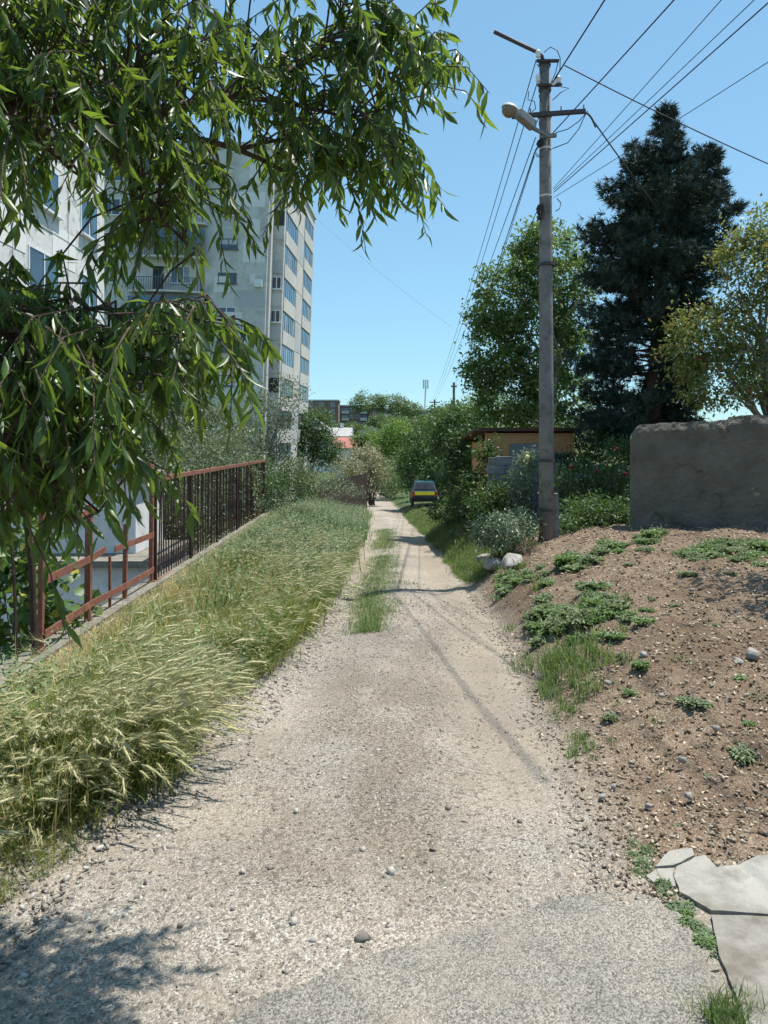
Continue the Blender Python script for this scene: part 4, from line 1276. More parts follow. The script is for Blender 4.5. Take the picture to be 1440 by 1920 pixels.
# dark conifer with two leaders
def conifer():
    d = 18.0
    base = Vector((6.55, d, -0.15))
    root = thing('cypress_tree', 'dark blue green conifer with two pointed tops behind the wall', 'tree', base)
    tk = MB()
    top1 = P(1250, 208, d); top2 = P(1326, 268, d + 0.3)
    tk.tube([base - Vector((0, 0, 0.4)), P(1225, 760, d), P(1240, 520, d), P(1250, 330, d), top1], [0.22, 0.19, 0.13, 0.06, 0.015], 8)
    tk.tube([P(1235, 640, d), P(1300, 480, d + 0.2), P(1322, 360, d + 0.3), top2], [0.12, 0.09, 0.05, 0.012], 6)
    tk.build('trunk', 'bark', root, True)
    br = MB()
    pos = []; dirs = []
    prof_y = [205, 235, 260, 300, 330, 400, 450, 500, 560, 620, 700, 780, 840]
    lef = [1246, 1235, 1224, 1196, 1152, 1106, 1098, 1088, 1080, 1084, 1072, 1078, 1100]
    rig = [1254, 1262, 1276, 1290, 1300, 1345, 1362, 1360, 1350, 1325, 1305, 1315, 1290]
    def grow(a, b, ln, up):
        q = []
        n = 6
        for i in range(n + 1):
            t = i / n
            p = a.lerp(b, t)
            p.z += up * (t * t - 0.35 * t) * ln
            q.append(p)
        br.tube(q, [0.028 * (1.05 - t / n) for t in range(n + 1)], 4)
        m = max(9, int(ln * 34))
        for k in range(m):
            t = random.uniform(0.22, 1.03) ** 0.8
            i = min(n - 1, int(t * n))
            fr = min(1.15, t * n - i)
            p = q[i].lerp(q[i + 1], fr)
            s = 0.05 + 0.14 * (1 - 0.5 * t) * min(1.0, ln)
            pos.append(tuple(p + Vector((random.gauss(0, s), random.gauss(0, s), random.gauss(0, s * 0.6)))))
            dd = (b - a).normalized() * 0.6 + Vector((random.gauss(0, 0.55), random.gauss(0, 0.55), random.gauss(0.3, 0.4)))
            dirs.append(tuple(dd))
    for i in range(330):
        py = 203 + (838 - 203) * (random.random() ** 0.95)
        l = np.interp(py, prof_y, lef); r = np.interp(py, prof_y, rig)
        cx_ = np.interp(py, [200, 330, 520, 760, 840], [1250, 1250, 1240, 1225, 1220])
        a = P(cx_, py - 8, d)
        ang = random.uniform(0, 2 * math.pi)
        ca = math.cos(ang)
        ext = (r - cx_) if ca > 0 else (cx_ - l)
        rad = ext / F * d * random.choice([0.75, 0.85, 0.92, 0.98, 0.6])
        b = Vector((a.x + rad * ca, a.y + rad * math.sin(ang), a.z + random.uniform(-0.25, 0.3) * rad))
        grow(a, b, rad, random.uniform(0.1, 0.32))
    for i in range(46):
        py = random.uniform(270, 420)
        a = P(np.interp(py, [268, 360, 480], [1326, 1322, 1302]), py, d + 0.3)
        rad = np.interp(py, [262, 300, 360, 430], [0.05, 0.28, 0.5, 0.8]) * random.uniform(0.7, 1.05)
        ang = random.uniform(0, 2 * math.pi)
        b = Vector((a.x + rad * math.cos(ang), a.y + rad * math.sin(ang), a.z + rad * random.uniform(-0.1, 0.4)))
        grow(a, b, rad, 0.25)
    a = P(1335, 410, d); b = P(1383, 392, d)
    for k in range(4):
        grow(a, b, 0.6, 0.2)
    br.build('branches', 'bark', root)
    # each tuft is a small spray of stiff needles
    pos = np.array(pos); dirs = np.array(dirs)
    tv = []; tf = []
    for k in range(13):
        a_ = k * 2.4
        el = 0.25 + 0.5 * (k % 3)
        d3 = Vector((math.cos(el * 0.9), math.sin(el * 0.9) * math.cos(a_), math.sin(el * 0.9) * math.sin(a_)))
        side_ = d3.cross(Vector((0.2, 0.5, 0.8))).normalized() * 0.055
        st = Vector((0.07 * (k % 4), 0, 0))
        o_ = len(tv)
        tv += [st - side_, st + side_ , st + d3 * 0.55 + side_ * 0.9, st + d3 * (0.8 + 0.2 * (k % 2))]
        tf += [(o_, o_ + 1, o_ + 2), (o_, o_ + 2, o_ + 3)]
    R = frames(dirs, rng.uniform(-3, 3, len(pos)))
    V, Fc = scatter(np.array([tuple(v) for v in tv]), np.array(tf), pos, R, rng.uniform(0.13, 0.23, len(pos)))
    put('crown', V, Fc, 'cypress', root)
conifer()

# dense hedge and shrubs along the right side of the road
bush('ivy_thicket', 'dense dark green thicket overhanging the road edge beside the shed', 'bush', (3.4, 24.5, -1.2),
     [E(875, 860, 23, 42, 70), E(850, 820, 26, 45, 45), E(900, 920, 18.5, 32, 40), E(860, 900, 25, 35, 55), E(908, 850, 18.6, 16, 26), E(945, 930, 17, 24, 26)], 520, 34, 0.17, 0.10, 'hedge', droop=0.3, stems=20)
bush('tall_shrub', 'tall mid green shrub mass behind the parked car', 'bush', (4.2, 52, -3.3),
     [E(800, 840, 54, 40, 60), E(840, 800, 52, 42, 50), E(790, 890, 53, 35, 45), E(830, 880, 50, 40, 50), E(770, 870, 55, 25, 40)], 420, 32, 0.32, 0.20, 'hedge', stems=20, stem_r=0.03)
bush('leafy_tree_mass', 'broad leafy tree crown right of the distant poles above the car', 'tree', (7.0, 62, -3.8),
     [E(870, 790, 62, 45, 36), E(910, 770, 62, 50, 40), E(830, 800, 64, 40, 32)], 300, 32, 0.35, 0.22, 'walnut', stems=18, stem_r=0.04)
bush('roadside_bush', 'silvery leaved bush growing around the foot of the pole', 'bush', (2.0, 12.6, float(Z(2.0, 12.6))),
     [E(935, 995, 12.4, 42, 36), E(975, 985, 12.8, 36, 30), E(912, 1000, 12.4, 24, 26)], 210, 26, 0.07, 0.052, 'silver', stems=18, stem_r=0.006, zmin=float(Z(1.9, 12.4)))
bush('low_undergrowth', 'low dark undergrowth shaded at the foot of the hedge', 'bush', (2.4, 17.5, -0.9),
     [E(870, 950, 20, 45, 25), E(905, 950, 17, 30, 30), E(840, 960, 23, 35, 20)], 240, 26, 0.12, 0.075, 'hedge', stems=12, stem_r=0.008)
bush('dark_hedge', 'dark hedge filling the shade between the shed and the rough wall', 'bush', (5.4, 19.6, -0.3),
     [E(1080, 870, 19.5, 45, 50), E(1150, 860, 19.5, 50, 60), E(1220, 850, 19.5, 50, 60), E(1110, 930, 19, 60, 40), E(1130, 800, 20, 50, 35), E(1290, 830, 19.5, 60, 50)], 420, 30, 0.16, 0.10, 'hedge', stems=26)
rb = bush('rose_bush', 'rose bush with dark red blooms under the conifer', 'bush', (4.0, 15.8, -0.2),
     [E(1085, 900, 15.8, 45, 45), E(1140, 910, 16, 45, 50), E(1060, 930, 15.5, 25, 40), E(1160, 850, 16.2, 28, 40)], 240, 24, 0.10, 0.07, 'hedge', stems=24, stem_r=0.008)
yb = bush('yellow_rose_bush', 'rose bush with one pale yellow bloom in front of the block wall', 'bush', (3.25, 16.6, -0.5),
     [E(985, 890, 16.6, 24, 38), E(995, 860, 16.6, 18, 18), E(975, 930, 16.5, 22, 30)], 120, 24, 0.08, 0.06, 'silver', stems=14, stem_r=0.007)
def rose(root, px, py, d, r, mat):
    c = P(px, py, d)
    m = MB()
    for k in range(9):
        a = k * 2.4
        rr = r * (0.35 + 0.08 * k)
        dx, dz = math.cos(a) * rr * 0.6, math.sin(a) * rr * 0.6
        m.lathe((c.x + dx, c.y - 0.02 + random.uniform(-0.01, 0.01), c.z + dz), [(0, 0.1 * r), (0.3 * r, 0.55 * r), (0.5 * r, 0.3 * r)], axis=(dx, -r, dz + 0.02), n=6)
    m.build('bloom', mat, root)
for (a_, b_) in ((1070, 876), (1156, 842), (1172, 889), (1118, 884)):
    rose(rb, a_, b_, 15.4, 0.045, 'redrose')
rose(yb, 988, 857, 16.2, 0.05, 'yellowrose')
# pale picket frames glimpsed behind the roses
PK = thing('picket_fence', 'weathered grey picket fence glimpsed behind the rose bush', 'fence', (5.2, 17.2, -0.1))
for k in range(13):
    x = 3.75 + k * 0.17
    MB().box(x, x + 0.07, 17.2, 17.23, -0.4, 0.92 + 0.05 * math.sin(k * 2.1)).build('picket', 'block', PK)
for z in (0.0, 0.62):
    MB().box(3.7, 6.0, 17.235, 17.28, z, z + 0.07).build('rail', 'block', PK)

# brush pile at the pole foot
BP = thing('brush_pile', 'small heap of dry brown twigs at the foot of the pole', 'brush', (2.35, 12.2, float(Z(2.35, 12.2))))
m = MB()
for k in range(70):
    c = Vector((2.35 + random.gauss(0, 0.16), 12.2 + random.gauss(0, 0.16), float(Z(2.35, 12.2)) + abs(random.gauss(0.03, 0.06))))
    dd = Vector((random.gauss(0, 1), random.gauss(0, 1), random.gauss(0, 0.35))).normalized() * random.uniform(0.08, 0.2)
    m.tube([c - dd, c + Vector((0, 0, 0.02)), c + dd], [0.006, 0.005, 0.003], 4)
o = m.build('twigs', 'drytwig', BP)
o['kind'] = 'stuff'

# ------------------------------------------------------------------ vegetation on the left, behind the fence
bush('grey_shrub', 'grey green shrub filling the space behind the sound fence panels', 'bush', (-5.6, 18.5, -2.6),
     [E(300, 860, 17, 60, 60), E(360, 870, 19, 60, 65), E(420, 880, 22, 60, 70), E(330, 960, 17, 60, 70), E(270, 960, 16.3, 40, 60), E(440, 930, 23, 50, 50), E(390, 960, 20, 50, 60), E(330, 1020, 16.5, 40, 50)], 860, 30, 0.16, 0.075, 'olive', stems=40, stem_r=0.012, bark='barkpale')
tree('young_ash_tree', 'thin airy tree with pale twigs standing in front of the tower base', 'tree', (-6.6, 36, -4.2), P(505, 850, 36), 0.10,
     [E(520, 750, 36, 45, 42), E(545, 730, 36, 28, 20), E(480, 800, 36, 50, 60), E(520, 830, 36, 50, 50), E(440, 780, 35, 40, 50), E(550, 770, 36, 20, 25)],
     300, 16, 0.24, 0.12, 'olive', 'barkpale', 70)
tree('wild_plum_tree', 'bushy grey green tree between the almond branches and the tower', 'tree', (-8.6, 27, -4.0), P(330, 850, 27), 0.12,
     [E(330, 780, 27, 80, 60), E(270, 830, 26, 70, 60), E(400, 820, 28, 70, 60), E(380, 760, 27.5, 40, 35), E(440, 850, 28, 60, 50)],
     460, 26, 0.22, 0.11, 'olive', 'barkpale', 60)
bush('fig_bush', 'fig bush with large rounded leaves behind the broken fence', 'bush', (-4.6, 9.2, -2.2),
     [E(30, 1120, 8.6, 80, 110), E(100, 1190, 8.8, 45, 60), E(130, 1130, 9.6, 40, 60), E(20, 1020, 9.0, 70, 70), E(150, 1180, 10.3, 40, 30)], 110, 9, 0.14, 0.14, 'fig',
     tmpl=(np.array([(0, 0, 0), (0.25, 0.42, 0.06), (0.7, 0.38, 0.02), (1, 0, -0.12), (0.7, -0.38, 0.02), (0.25, -0.42, 0.06)]), np.array([(0, 1, 2), (0, 2, 3), (0, 3, 4), (0, 4, 5)])), stems=22, stem_r=0.012, bark='barkpale')
bush('dark_shrub', 'dark green shrub closing the far end of the iron fence', 'bush', (-3.6, 26.5, -1.3),
     [E(515, 925, 26, 32, 45), E(545, 905, 28, 35, 50), E(490, 900, 27, 30, 40)], 260, 30, 0.15, 0.085, 'hedge', stems=20)
bush('bramble_thicket', 'brown twiggy bramble thicket left of the road end', 'bush', (-3.6, 38, -2.2),
     [E(590, 900, 38, 45, 32), E(560, 890, 36, 40, 40), E(630, 915, 41, 34, 18), E(670, 920, 43, 20, 12)], 230, 18, 0.25, 0.11, 'olive', stems=110, stem_r=0.014)
tree('conifer_like_tree', 'dark dense tree left of the red roofed house', 'tree', (-8.0, 75, -5.0), P(592, 850, 75), 0.16,
     [E(590, 800, 75, 36, 36), E(600, 840, 75, 42, 36), E(570, 830, 75, 26, 36), E(625, 850, 74, 22, 26)], 300, 30, 0.38, 0.24, 'hedge', 'bark', 16)
bush('blooming_bush', 'beige blooming bush in the middle distance above the road end', 'bush', (-1.0, 62, -4.2),
     [E(680, 868, 62, 42, 30), E(650, 885, 60, 28, 26), E(708, 885, 62, 24, 26), E(690, 850, 64, 24, 18)], 280, 26, 0.30, 0.18, 'pinkish', stems=26, stem_r=0.025)
bush('green_shrub', 'fresh green shrub at the very end of the track', 'bush', (0.4, 74, -4.6),
     [E(700, 912, 74, 30, 26), E(735, 905, 74, 30, 32), E(750, 885, 76, 24, 34), E(720, 890, 78, 26, 30), E(660, 905, 70, 24, 22)], 300, 24, 0.35, 0.2, 'fartree', stems=16, stem_r=0.02)
tree('bright_tree', 'bright green rounded tree in the middle distance beside the pale roof', 'tree', (2.5, 105, -5.6), P(745, 840, 105), 0.25,
     [E(745, 810, 105, 30, 26), E(725, 830, 105, 32, 28), E(760, 835, 105, 26, 28), E(740, 850, 105, 40, 26)], 300, 28, 0.5, 0.32, 'lime', 'bark', 14)
tree('far_tree', 'yellow green tree between the red roof and the bright tree', 'tree', (-3.2, 112, -5.8), P(688, 850, 112), 0.25,
     [E(690, 825, 112, 22, 22), E(705, 835, 112, 20, 20), E(675, 830, 112, 16, 14)], 160, 26, 0.5, 0.34, 'walnut', 'bark', 10)
far = [(690, 752, 285, 30, 20, 'round pale tree rising over the brick balconies on the hill'), (735, 756, 290, 30, 18, 'second round pale tree on the hill skyline'),
       (765, 768, 285, 26, 16, 'wide low tree on the hill under the antenna mast'), (715, 788, 270, 22, 10, 'darker tree in front of the brick balconies'),
       (598, 790, 250, 20, 11, 'tree in front of the blank brick side wall'), (655, 802, 240, 26, 8, 'tree row between roofs and brick block'),
       (800, 795, 240, 36, 15, 'long tree clump at the foot of the low brick block'), (850, 775, 260, 36, 18, 'tree clump around the distant pole'), (575, 800, 230, 16, 14, 'small tree beside the tower foot'), (745, 795, 235, 30, 14, 'tree clump above the bright green tree')]
for (a_, b_, d_, rx, rz, lab) in far:
    t_ = tree('far_tree', lab, 'tree', (hx(a_, d_), d_, float(Z(hx(a_, d_), d_))), P(a_, b_ + rz * 0.6, d_), 0.3,
         [E(a_, b_, d_, rx, rz), E(a_ - rx * 0.5, b_ + 5, d_, rx * 0.6, rz * 0.8), E(a_ + rx * 0.5, b_ + 4, d_ + 2, rx * 0.6, rz * 0.8)], 200, 20, 0.75, 0.62, 'fartree', 'bark', 8, group='trees on the far hill')

#NEARTREE
# ------------------------------------------------------------------ almond tree overhead
def almond():
    base = Vector((-2.75, 2.1, float(Z(-2.75, 2.1))))
    root = thing('almond_tree', 'almond tree with long drooping glossy leaves overhanging the road from the left', 'tree', base)
    T1 = Vector((-2.6, 2.15, 1.3)); T2 = Vector((-2.45, 2.2, 2.4)); T3 = Vector((-2.3, 2.3, 3.4))
    MB().tube([base - Vector((0, 0, 0.3)), base + Vector((0.05, 0, 0.6)), T1, T2, T3, Vector((-2.1, 2.5, 4.2))], [0.16, 0.13, 0.12, 0.095, 0.07, 0.03], 10).build('trunk', 'bark', root, True)
    limbs = [
        [T2, P(-330, 260, 2.2), P(0, 195, 2.3), P(200, 217, 2.45), P(280, 238, 2.55), P(350, 259, 2.65), P(440, 280, 2.8), P(530, 320, 2.9)],
        [P(205, 216, 2.46), P(260, 205, 2.55), P(330, 200, 2.62), P(400, 192, 2.7), P(450, 176, 2.78), P(520, 145, 2.86), P(570, 118, 2.92), P(640, 60, 3.0), P(720, 12, 3.05), P(790, -30, 3.1)],
        [T1, P(-300, 720, 2.1), P(0, 695, 2.15), P(200, 688, 2.3), P(290, 690, 2.4), P(380, 665, 2.48)],
        [T1, P(-250, 800, 2.0), P(-20, 880, 2.05), P(60, 925, 2.12), P(100, 945, 2.16), P(150, 978, 2.22), P(185, 960, 2.26)],
        [T3, P(-200, -120, 2.4), P(100, -90, 2.5), P(300, -70, 2.65), P(480, -40, 2.8), P(600, -30, 2.9)],
        [P(203, 217, 2.46), P(225, 300, 2.48), P(270, 370, 2.5), P(320, 425, 2.52), P(370, 470, 2.55)],
        [P(0, 195, 2.3), P(50, 240, 2.3), P(100, 290, 2.32), P(150, 330, 2.35)],
        [P(0, 695, 2.15), P(80, 640, 2.2), P(140, 600, 2.25), P(200, 575, 2.28)],
        [P(200, 688, 2.3), P(230, 760, 2.32), P(250, 830, 2.35), P(265, 890, 2.38)],
        [P(450, 176, 2.78), P(560, 200, 2.9), P(660, 220, 3.0), P(740, 190, 3.08), P(790, 150, 3.12)],
        [P(440, 280, 2.8), P(540, 260, 2.9), P(620, 300, 2.98), P(660, 340, 3.0)],
        [P(205, 688, 2.3), P(270, 640, 2.36), P(330, 605, 2.42), P(390, 600, 2.48), P(440, 605, 2.52)],
        [P(60, 690, 2.18), P(20, 640, 2.1), P(-20, 600, 2.08), P(-60, 580, 2.05)],
        [P(150, 690, 2.25), P(120, 780, 2.2), P(80, 850, 2.18), P(40, 880, 2.15)]]
    rads = [(0.050, 0.008), (0.028, 0.004), (0.034, 0.005), (0.022, 0.004), (0.045, 0.006), (0.014, 0.004), (0.014, 0.004), (0.014, 0.004), (0.012, 0.003), (0.012, 0.003), (0.010, 0.003), (0.012, 0.003), (0.012, 0.003), (0.010, 0.003)]
    lp = []
    for L, (r0, r1) in zip(limbs, rads):
        pts = []
        L = [Vector(p) for p in L]
        for i in range(len(L) - 1):
            n = max(2, int((L[i + 1] - L[i]).length / 0.08))
            for k in range(n):
                pts.append(L[i].lerp(L[i + 1], k / n) + Vector((random.gauss(0, 0.006), random.gauss(0, 0.006), random.gauss(0, 0.006))))
        pts.append(L[-1])
        n = len(pts)
        MB().tube(pts, [r0 + (r1 - r0) * (i / (n - 1)) ** 0.6 for i in range(n)], 8).build('branch', 'bark', root, True)
        lp += [p for p in pts if p.x > -2.0]
    LP = np.array([tuple(p) for p in lp])
    # foliage masses: (polygon in photo units, depth range, number of leafy shoots)
    masses = [
        ([(-140, -120), (420, -120), (400, 60), (430, 180), (320, 240), (200, 285), (60, 265), (-140, 265)], (1.9, 3.0), 285),
        ([(420, -130), (620, -110), (840, -60), (800, 20), (600, -20), (480, 30), (420, 40)], (2.6, 3.1), 30),
        ([(430, 80), (600, 20), (690, -20), (815, 40), (840, 130), (800, 190), (670, 250), (620, 310), (520, 270), (430, 190)], (2.6, 3.15), 140),
        ([(220, 240), (400, 260), (380, 330), (370, 410), (240, 440), (210, 330)], (2.35, 2.75), 42),
                ([(-140, 550), (40, 505), (140, 540), (240, 590), (330, 550), (410, 590), (445, 575), (460, 620), (390, 680), (330, 700), (230, 715), (-140, 740)], (1.9, 2.65), 185),
        ([(600, 290), (700, 250), (770, 220), (720, 310), (650, 345), (560, 330)], (2.75, 3.1), 30),
        ([(-140, 740), (250, 720), (270, 800), (230, 860), (110, 900), (-140, 900)], (1.95, 2.5), 85),
        ([(-120, 900), (60, 880), (150, 900), (170, 950), (60, 970), (-120, 980)], (2.0, 2.4), 14)]
    def inside(p, poly):
        c = False; x, y = p
        for i in range(len(poly)):
            (xa, ya), (xb, yb) = poly[i], poly[i - 1]
            if (ya > y) != (yb > y) and x < (xb - xa) * (y - ya) / (yb - ya) + xa:
                c = not c
        return c
    tw = MB()
    pos = []; dirs = []; size = []
    fr = []
    for poly, (d0, d1), n in masses:
        x0 = min(p[0] for p in poly); x1 = max(p[0] for p in poly); y0 = min(p[1] for p in poly); y1 = max(p[1] for p in poly)
        k = 0
        while k < n:
            p = (random.uniform(x0, x1), random.uniform(y0, y1))
            if not inside(p, poly):
                continue
            b = P(p[0], p[1], random.uniform(d0, d1))
            if np.sqrt(((LP - np.array(b)) ** 2).sum(1)).min() > 0.42:
                continue
            k += 1
            dist = np.sqrt(((LP - np.array(b)) ** 2).sum(1))
            cand = np.nonzero(dist < dist.min() * 1.1 + 0.06)[0]
            i = int(random.choice(list(cand)))
            l = Vector(LP[i].tolist())
            L = (b - l).length
            mid = l.lerp(b, 0.5) + Vector((random.gauss(0, 0.10) * L, random.gauss(0, 0.10) * L, 0.16 * L))
            out = (b - mid).normalized() if L > 0.05 else Vector((random.gauss(0, 1), random.gauss(0, 1), 0.2)).normalized()
            ln = random.uniform(0.14, 0.30)
            e1 = b + out * ln * 0.55 + Vector((0, 0, -0.12 * ln))
            e2 = b + out * ln * 0.9 + Vector((0, 0, -0.5 * ln))
            tw.tube([l, mid, b, e1, e2], [0.0045, 0.0038, 0.003, 0.0022, 0.0012], 5)
            seg = [mid, b, e1, e2]
            m = random.randint(15, 23)
            for j in range(m):
                t = 0.6 + 2.4 * (j + random.random()) / m
                ii = min(2, int(t)); q_ = seg[ii].lerp(seg[ii + 1], t - ii)
                dd = (seg[ii + 1] - seg[ii]).normalized()
                rd = Vector((random.gauss(0, 1), random.gauss(0, 1), random.gauss(0, 0.5))).normalized()
                v = dd * 0.35 + rd * 0.62 + Vector((0.05, 0, -1.0)) * random.uniform(0.35, 1.25)
                pos.append(tuple(q_)); dirs.append(tuple(v)); size.append(random.triangular(0.04, 0.115, 0.066))
            if random.random() < 0.06:
                fr.append(b + Vector((random.gauss(0, 0.02), random.gauss(0, 0.02), -0.04)))
    t_ = tw.build('twigs', 'bark', root)
    pos = np.array(pos); dirs = np.array(dirs); size = np.array(size)
    R = frames(dirs, rng.uniform(-3.1, 3.1, len(pos)))
    # the 300 nearest leaves inside the picture are single parts
    px_ = 720 + pos[:, 0] / pos[:, 1] * F
    py_ = HOR - (pos[:, 2] - EYE) / pos[:, 1] * F
    inf = (px_ > 5) & (px_ < 900) & (py_ > 5) & (py_ < 1050)
    key = np.where(inf, pos[:, 1] / size, 1e9)
    order = np.argsort(key)
    sel = order[:300]; rest = order[300:]
    V, Fc = scatter(LEAF[0], LEAF[1], pos[rest], R[rest], np.stack([size[rest], size[rest] * rng.uniform(0.65, 1.2, len(rest)), size[rest] * rng.uniform(0.3, 1.9, len(rest))], 1))
    o = put('foliage', V, Fc, 'almond', root, True)
    o['kind'] = 'stuff'
    variants = []
    for k in range(6):
        lv = LEAF[0].copy()
        lv[:, 2] *= (0.4, 0.8, 1.2, 1.6, 0.6, 1.9)[k]
        lv[:, 1] *= (0.95, 1.1, 0.75, 1.0, 1.2, 0.8)[k]
        me = np_mesh('leaf', lv, LEAF[1], True)
        me.materials.append(ALM[k % 3])
        variants.append(me)
    org = Vector(ORG[root.name])
    for n_, i in enumerate(sel):
        lo = bpy.data.objects.new('leaf', variants[n_ % 6])
        link(lo, root)
        M3 = Matrix([[float(R[i][a][b]) for b in range(3)] for a in range(3)])
        lo.matrix_local = Matrix.Translation(Vector(pos[i].tolist()) - org) @ M3.to_4x4() @ Matrix.Diagonal((size[i], size[i], size[i], 1.0))
    for c in fr[:22]:
        ellip(c, 0.014, 0.011, 0.022, -1.5, 1.5, 10, 6, random.uniform(-0.4, 0.4)).build('almond', 'almondfruit', root, True)
ALM = [leafmat('almond_leaf_%d' % k, [(0.0, c), (1.0, c)], 0.46, (0.34, 0.50, 0.045), 0.36, 0.5) for k, c in enumerate([(0.028, 0.06, 0.02), (0.042, 0.088, 0.025), (0.07, 0.125, 0.03)])]
almond()

# ------------------------------------------------------------------ grasses
def blade(L, wd, lean, curve, seg=4, yaw=0.0, x0=0.0, y0=0.0):
    """tapered strip leaning along +x"""
    V = []; Fc = []
    x = 0; z = 0
    a = math.pi / 2 - lean
    for i in range(seg + 1):
        t = i / seg
        wv = wd * (1 - t ** 1.6) * 0.5
        V += [(x, -wv, z), (x, wv, z)]
        x += L / seg * math.cos(a); z += L / seg * math.sin(a)
        a -= curve / seg
    c, s = math.cos(yaw), math.sin(yaw)
    V = [(vx * c - vy * s + x0, vx * s + vy * c + y0, vz) for vx, vy, vz in V]
    for i in range(seg):
        Fc += [(2 * i, 2 * i + 1, 2 * i + 3), (2 * i, 2 * i + 3, 2 * i + 2)]
    return V, Fc

def tuft(nb, L, wd, spread, lean, curve, seg=4, yawsp=0.9):
    V = []; Fc = []
    for k in range(nb):
        v, f = blade(L * random.uniform(0.55, 1.15), wd * random.uniform(0.7, 1.3), lean + random.gauss(0, 0.16), curve * random.uniform(0.4, 1.5), seg, random.gauss(0, yawsp), random.gauss(0, spread), random.gauss(0, spread))
        o = len(V); V += v; Fc += [tuple(i + o for i in q_) for q_ in f]
    return np.array(V), np.array(Fc)

def headed(nh, L, spread, lean, curve):
    """stalks ending in awned barley heads; returns heads mesh and stalk mesh"""
    HV = []; HF = []; SV = []; SF = []
    for k in range(nh):
        l = L * random.uniform(0.75, 1.2); yaw = random.gauss(0, 0.5)
        x0, y0 = random.gauss(0, spread), random.gauss(0, spread)
        v, f = blade(l, 0.004, lean + random.gauss(0, 0.12), curve * random.uniform(0.7, 1.3), 5, yaw, x0, y0)
        tip0 = (Vector(v[-4]) + Vector(v[-3])) / 2; tip = (Vector(v[-2]) + Vector(v[-1])) / 2
        o = len(SV); SV += v; SF += [tuple(i + o for i in q_) for q_ in f]
        d = (tip - tip0).normalized()
        sd = d.cross(Vector((0, 0, 1))).normalized(); up = sd.cross(d)
        hl = random.uniform(0.08, 0.115)
        o = len(HV)
        bend = Vector((0, 0, -0.35))
        def ax_(t):
            return tip + d * hl * t + bend * hl * t * t * 0.6
        for t, r in ((0, 0.002), (0.3, 0.0065), (0.75, 0.005), (1.0, 0.001)):
            p = ax_(t)
            for a_ in range(3):
                an = a_ * 2.094
                HV.append(p + (sd * math.cos(an) + up * math.sin(an)) * r)
        for i in range(3):
            for a_ in range(3):
                b_ = (a_ + 1) % 3
                HF += [(o + i * 3 + a_, o + i * 3 + b_, o + i * 3 + 3 + b_), (o + i * 3 + a_, o + i * 3 + 3 + b_, o + i * 3 + 3 + a_)]
        for j in range(13):
            t = j / 12
            p = ax_(t)
            an = j * 2.4
            dirv = (d * 1.0 + (sd * math.cos(an) + up * math.sin(an)) * 0.38 + bend * t * 0.5).normalized()
            la = random.uniform(0.055, 0.085)
            wv = sd * 0.0013 if j % 2 else up * 0.0013
            o2 = len(HV)
            HV += [p - wv, p + wv, p + dirv * la]
            HF.append((o2, o2 + 1, o2 + 2))
    return (np.array([tuple(v) for v in HV]), np.array(HF)), (np.array([tuple(v) for v in SV]), np.array(SF))

def leafstalks(ns, H):
    V = []; Fc = []
    for k in range(ns):
        x0, y0 = random.gauss(0, 0.06), random.gauss(0, 0.06)
        lx, ly = random.gauss(0, 0.25), random.gauss(0, 0.25)
        h = H * random.uniform(0.6, 1.2)
        for j in range(13):
            t = (j + 1) / 13
            a = random.uniform(0, 6.28); L = 0.05 * (1.2 - 0.6 * t); c, s = math.cos(a), math.sin(a)
            p = Vector((x0 + lx * t * h, y0 + ly * t * h, t * h)); d = Vector((c, s, random.uniform(-0.3, 0.8))).normalized()
            sd = Vector((-s, c, 0)) * L * 0.26
            o = len(V)
            V += [p, p + d * L * 0.5 + sd, p + d * L, p + d * L * 0.5 - sd]
            Fc += [(o, o + 1, o + 2), (o, o + 2, o + 3)]
    return np.array([tuple(v) for v in V]), np.array(Fc)

def yawR(a):
    c, s = np.cos(a), np.sin(a)
    z = np.zeros_like(a); o = np.ones_like(a)
    return np.stack([np.stack([c, -s, z], 1), np.stack([s, c, z], 1), np.stack([z, z, o], 1)], 1)

def lay(name, tmpls, X, Y, yaw, scale, mat, zoff=-0.01, kind='stuff', parent=None):
    parts = []
    pick = rng.integers(0, len(tmpls), len(X))
    zz = Z(X, Y) + relief(X, Y) + zoff
    for k, (tv, tf) in enumerate(tmpls):
        s = pick == k
        if not s.any():
            continue
        parts.append(scatter(tv, tf, np.stack([X[s], Y[s], zz[s]], 1), yawR(yaw[s]), scale[s]))
    V, Fc = cat(parts)
    o = put(name, V, Fc, mat, parent)
    if kind:
        o['kind'] = kind
    return o

def verge_points(n, y0, y1, edge=0.05, back=0.05, power=1.0, lo=0.0, hi=1.0):
    Y = y0 + (y1 - y0) * rng.random(n) ** power
    xl = road_c(Y) - 1.16 + 0.16 * (fbm(Y * 1.3, Y * 0 + 2.0, 41.0) - 0.47) * 2
    xl = xl - np.interp(Y, [2.0, 3.0, 4.0, 6], [0.50, 0.22, 0.02, 0.0])
    xf = fence_x(Y) + 0.1 + np.interp(Y, [5, 9, 12, 25, 30], [0.15, 0.3, 0.48, 0.48, 0.0])
    t = lo + (hi - lo) * rng.random(n)
    return (xl - edge) * (1 - t) + (xf + back) * t, Y, t

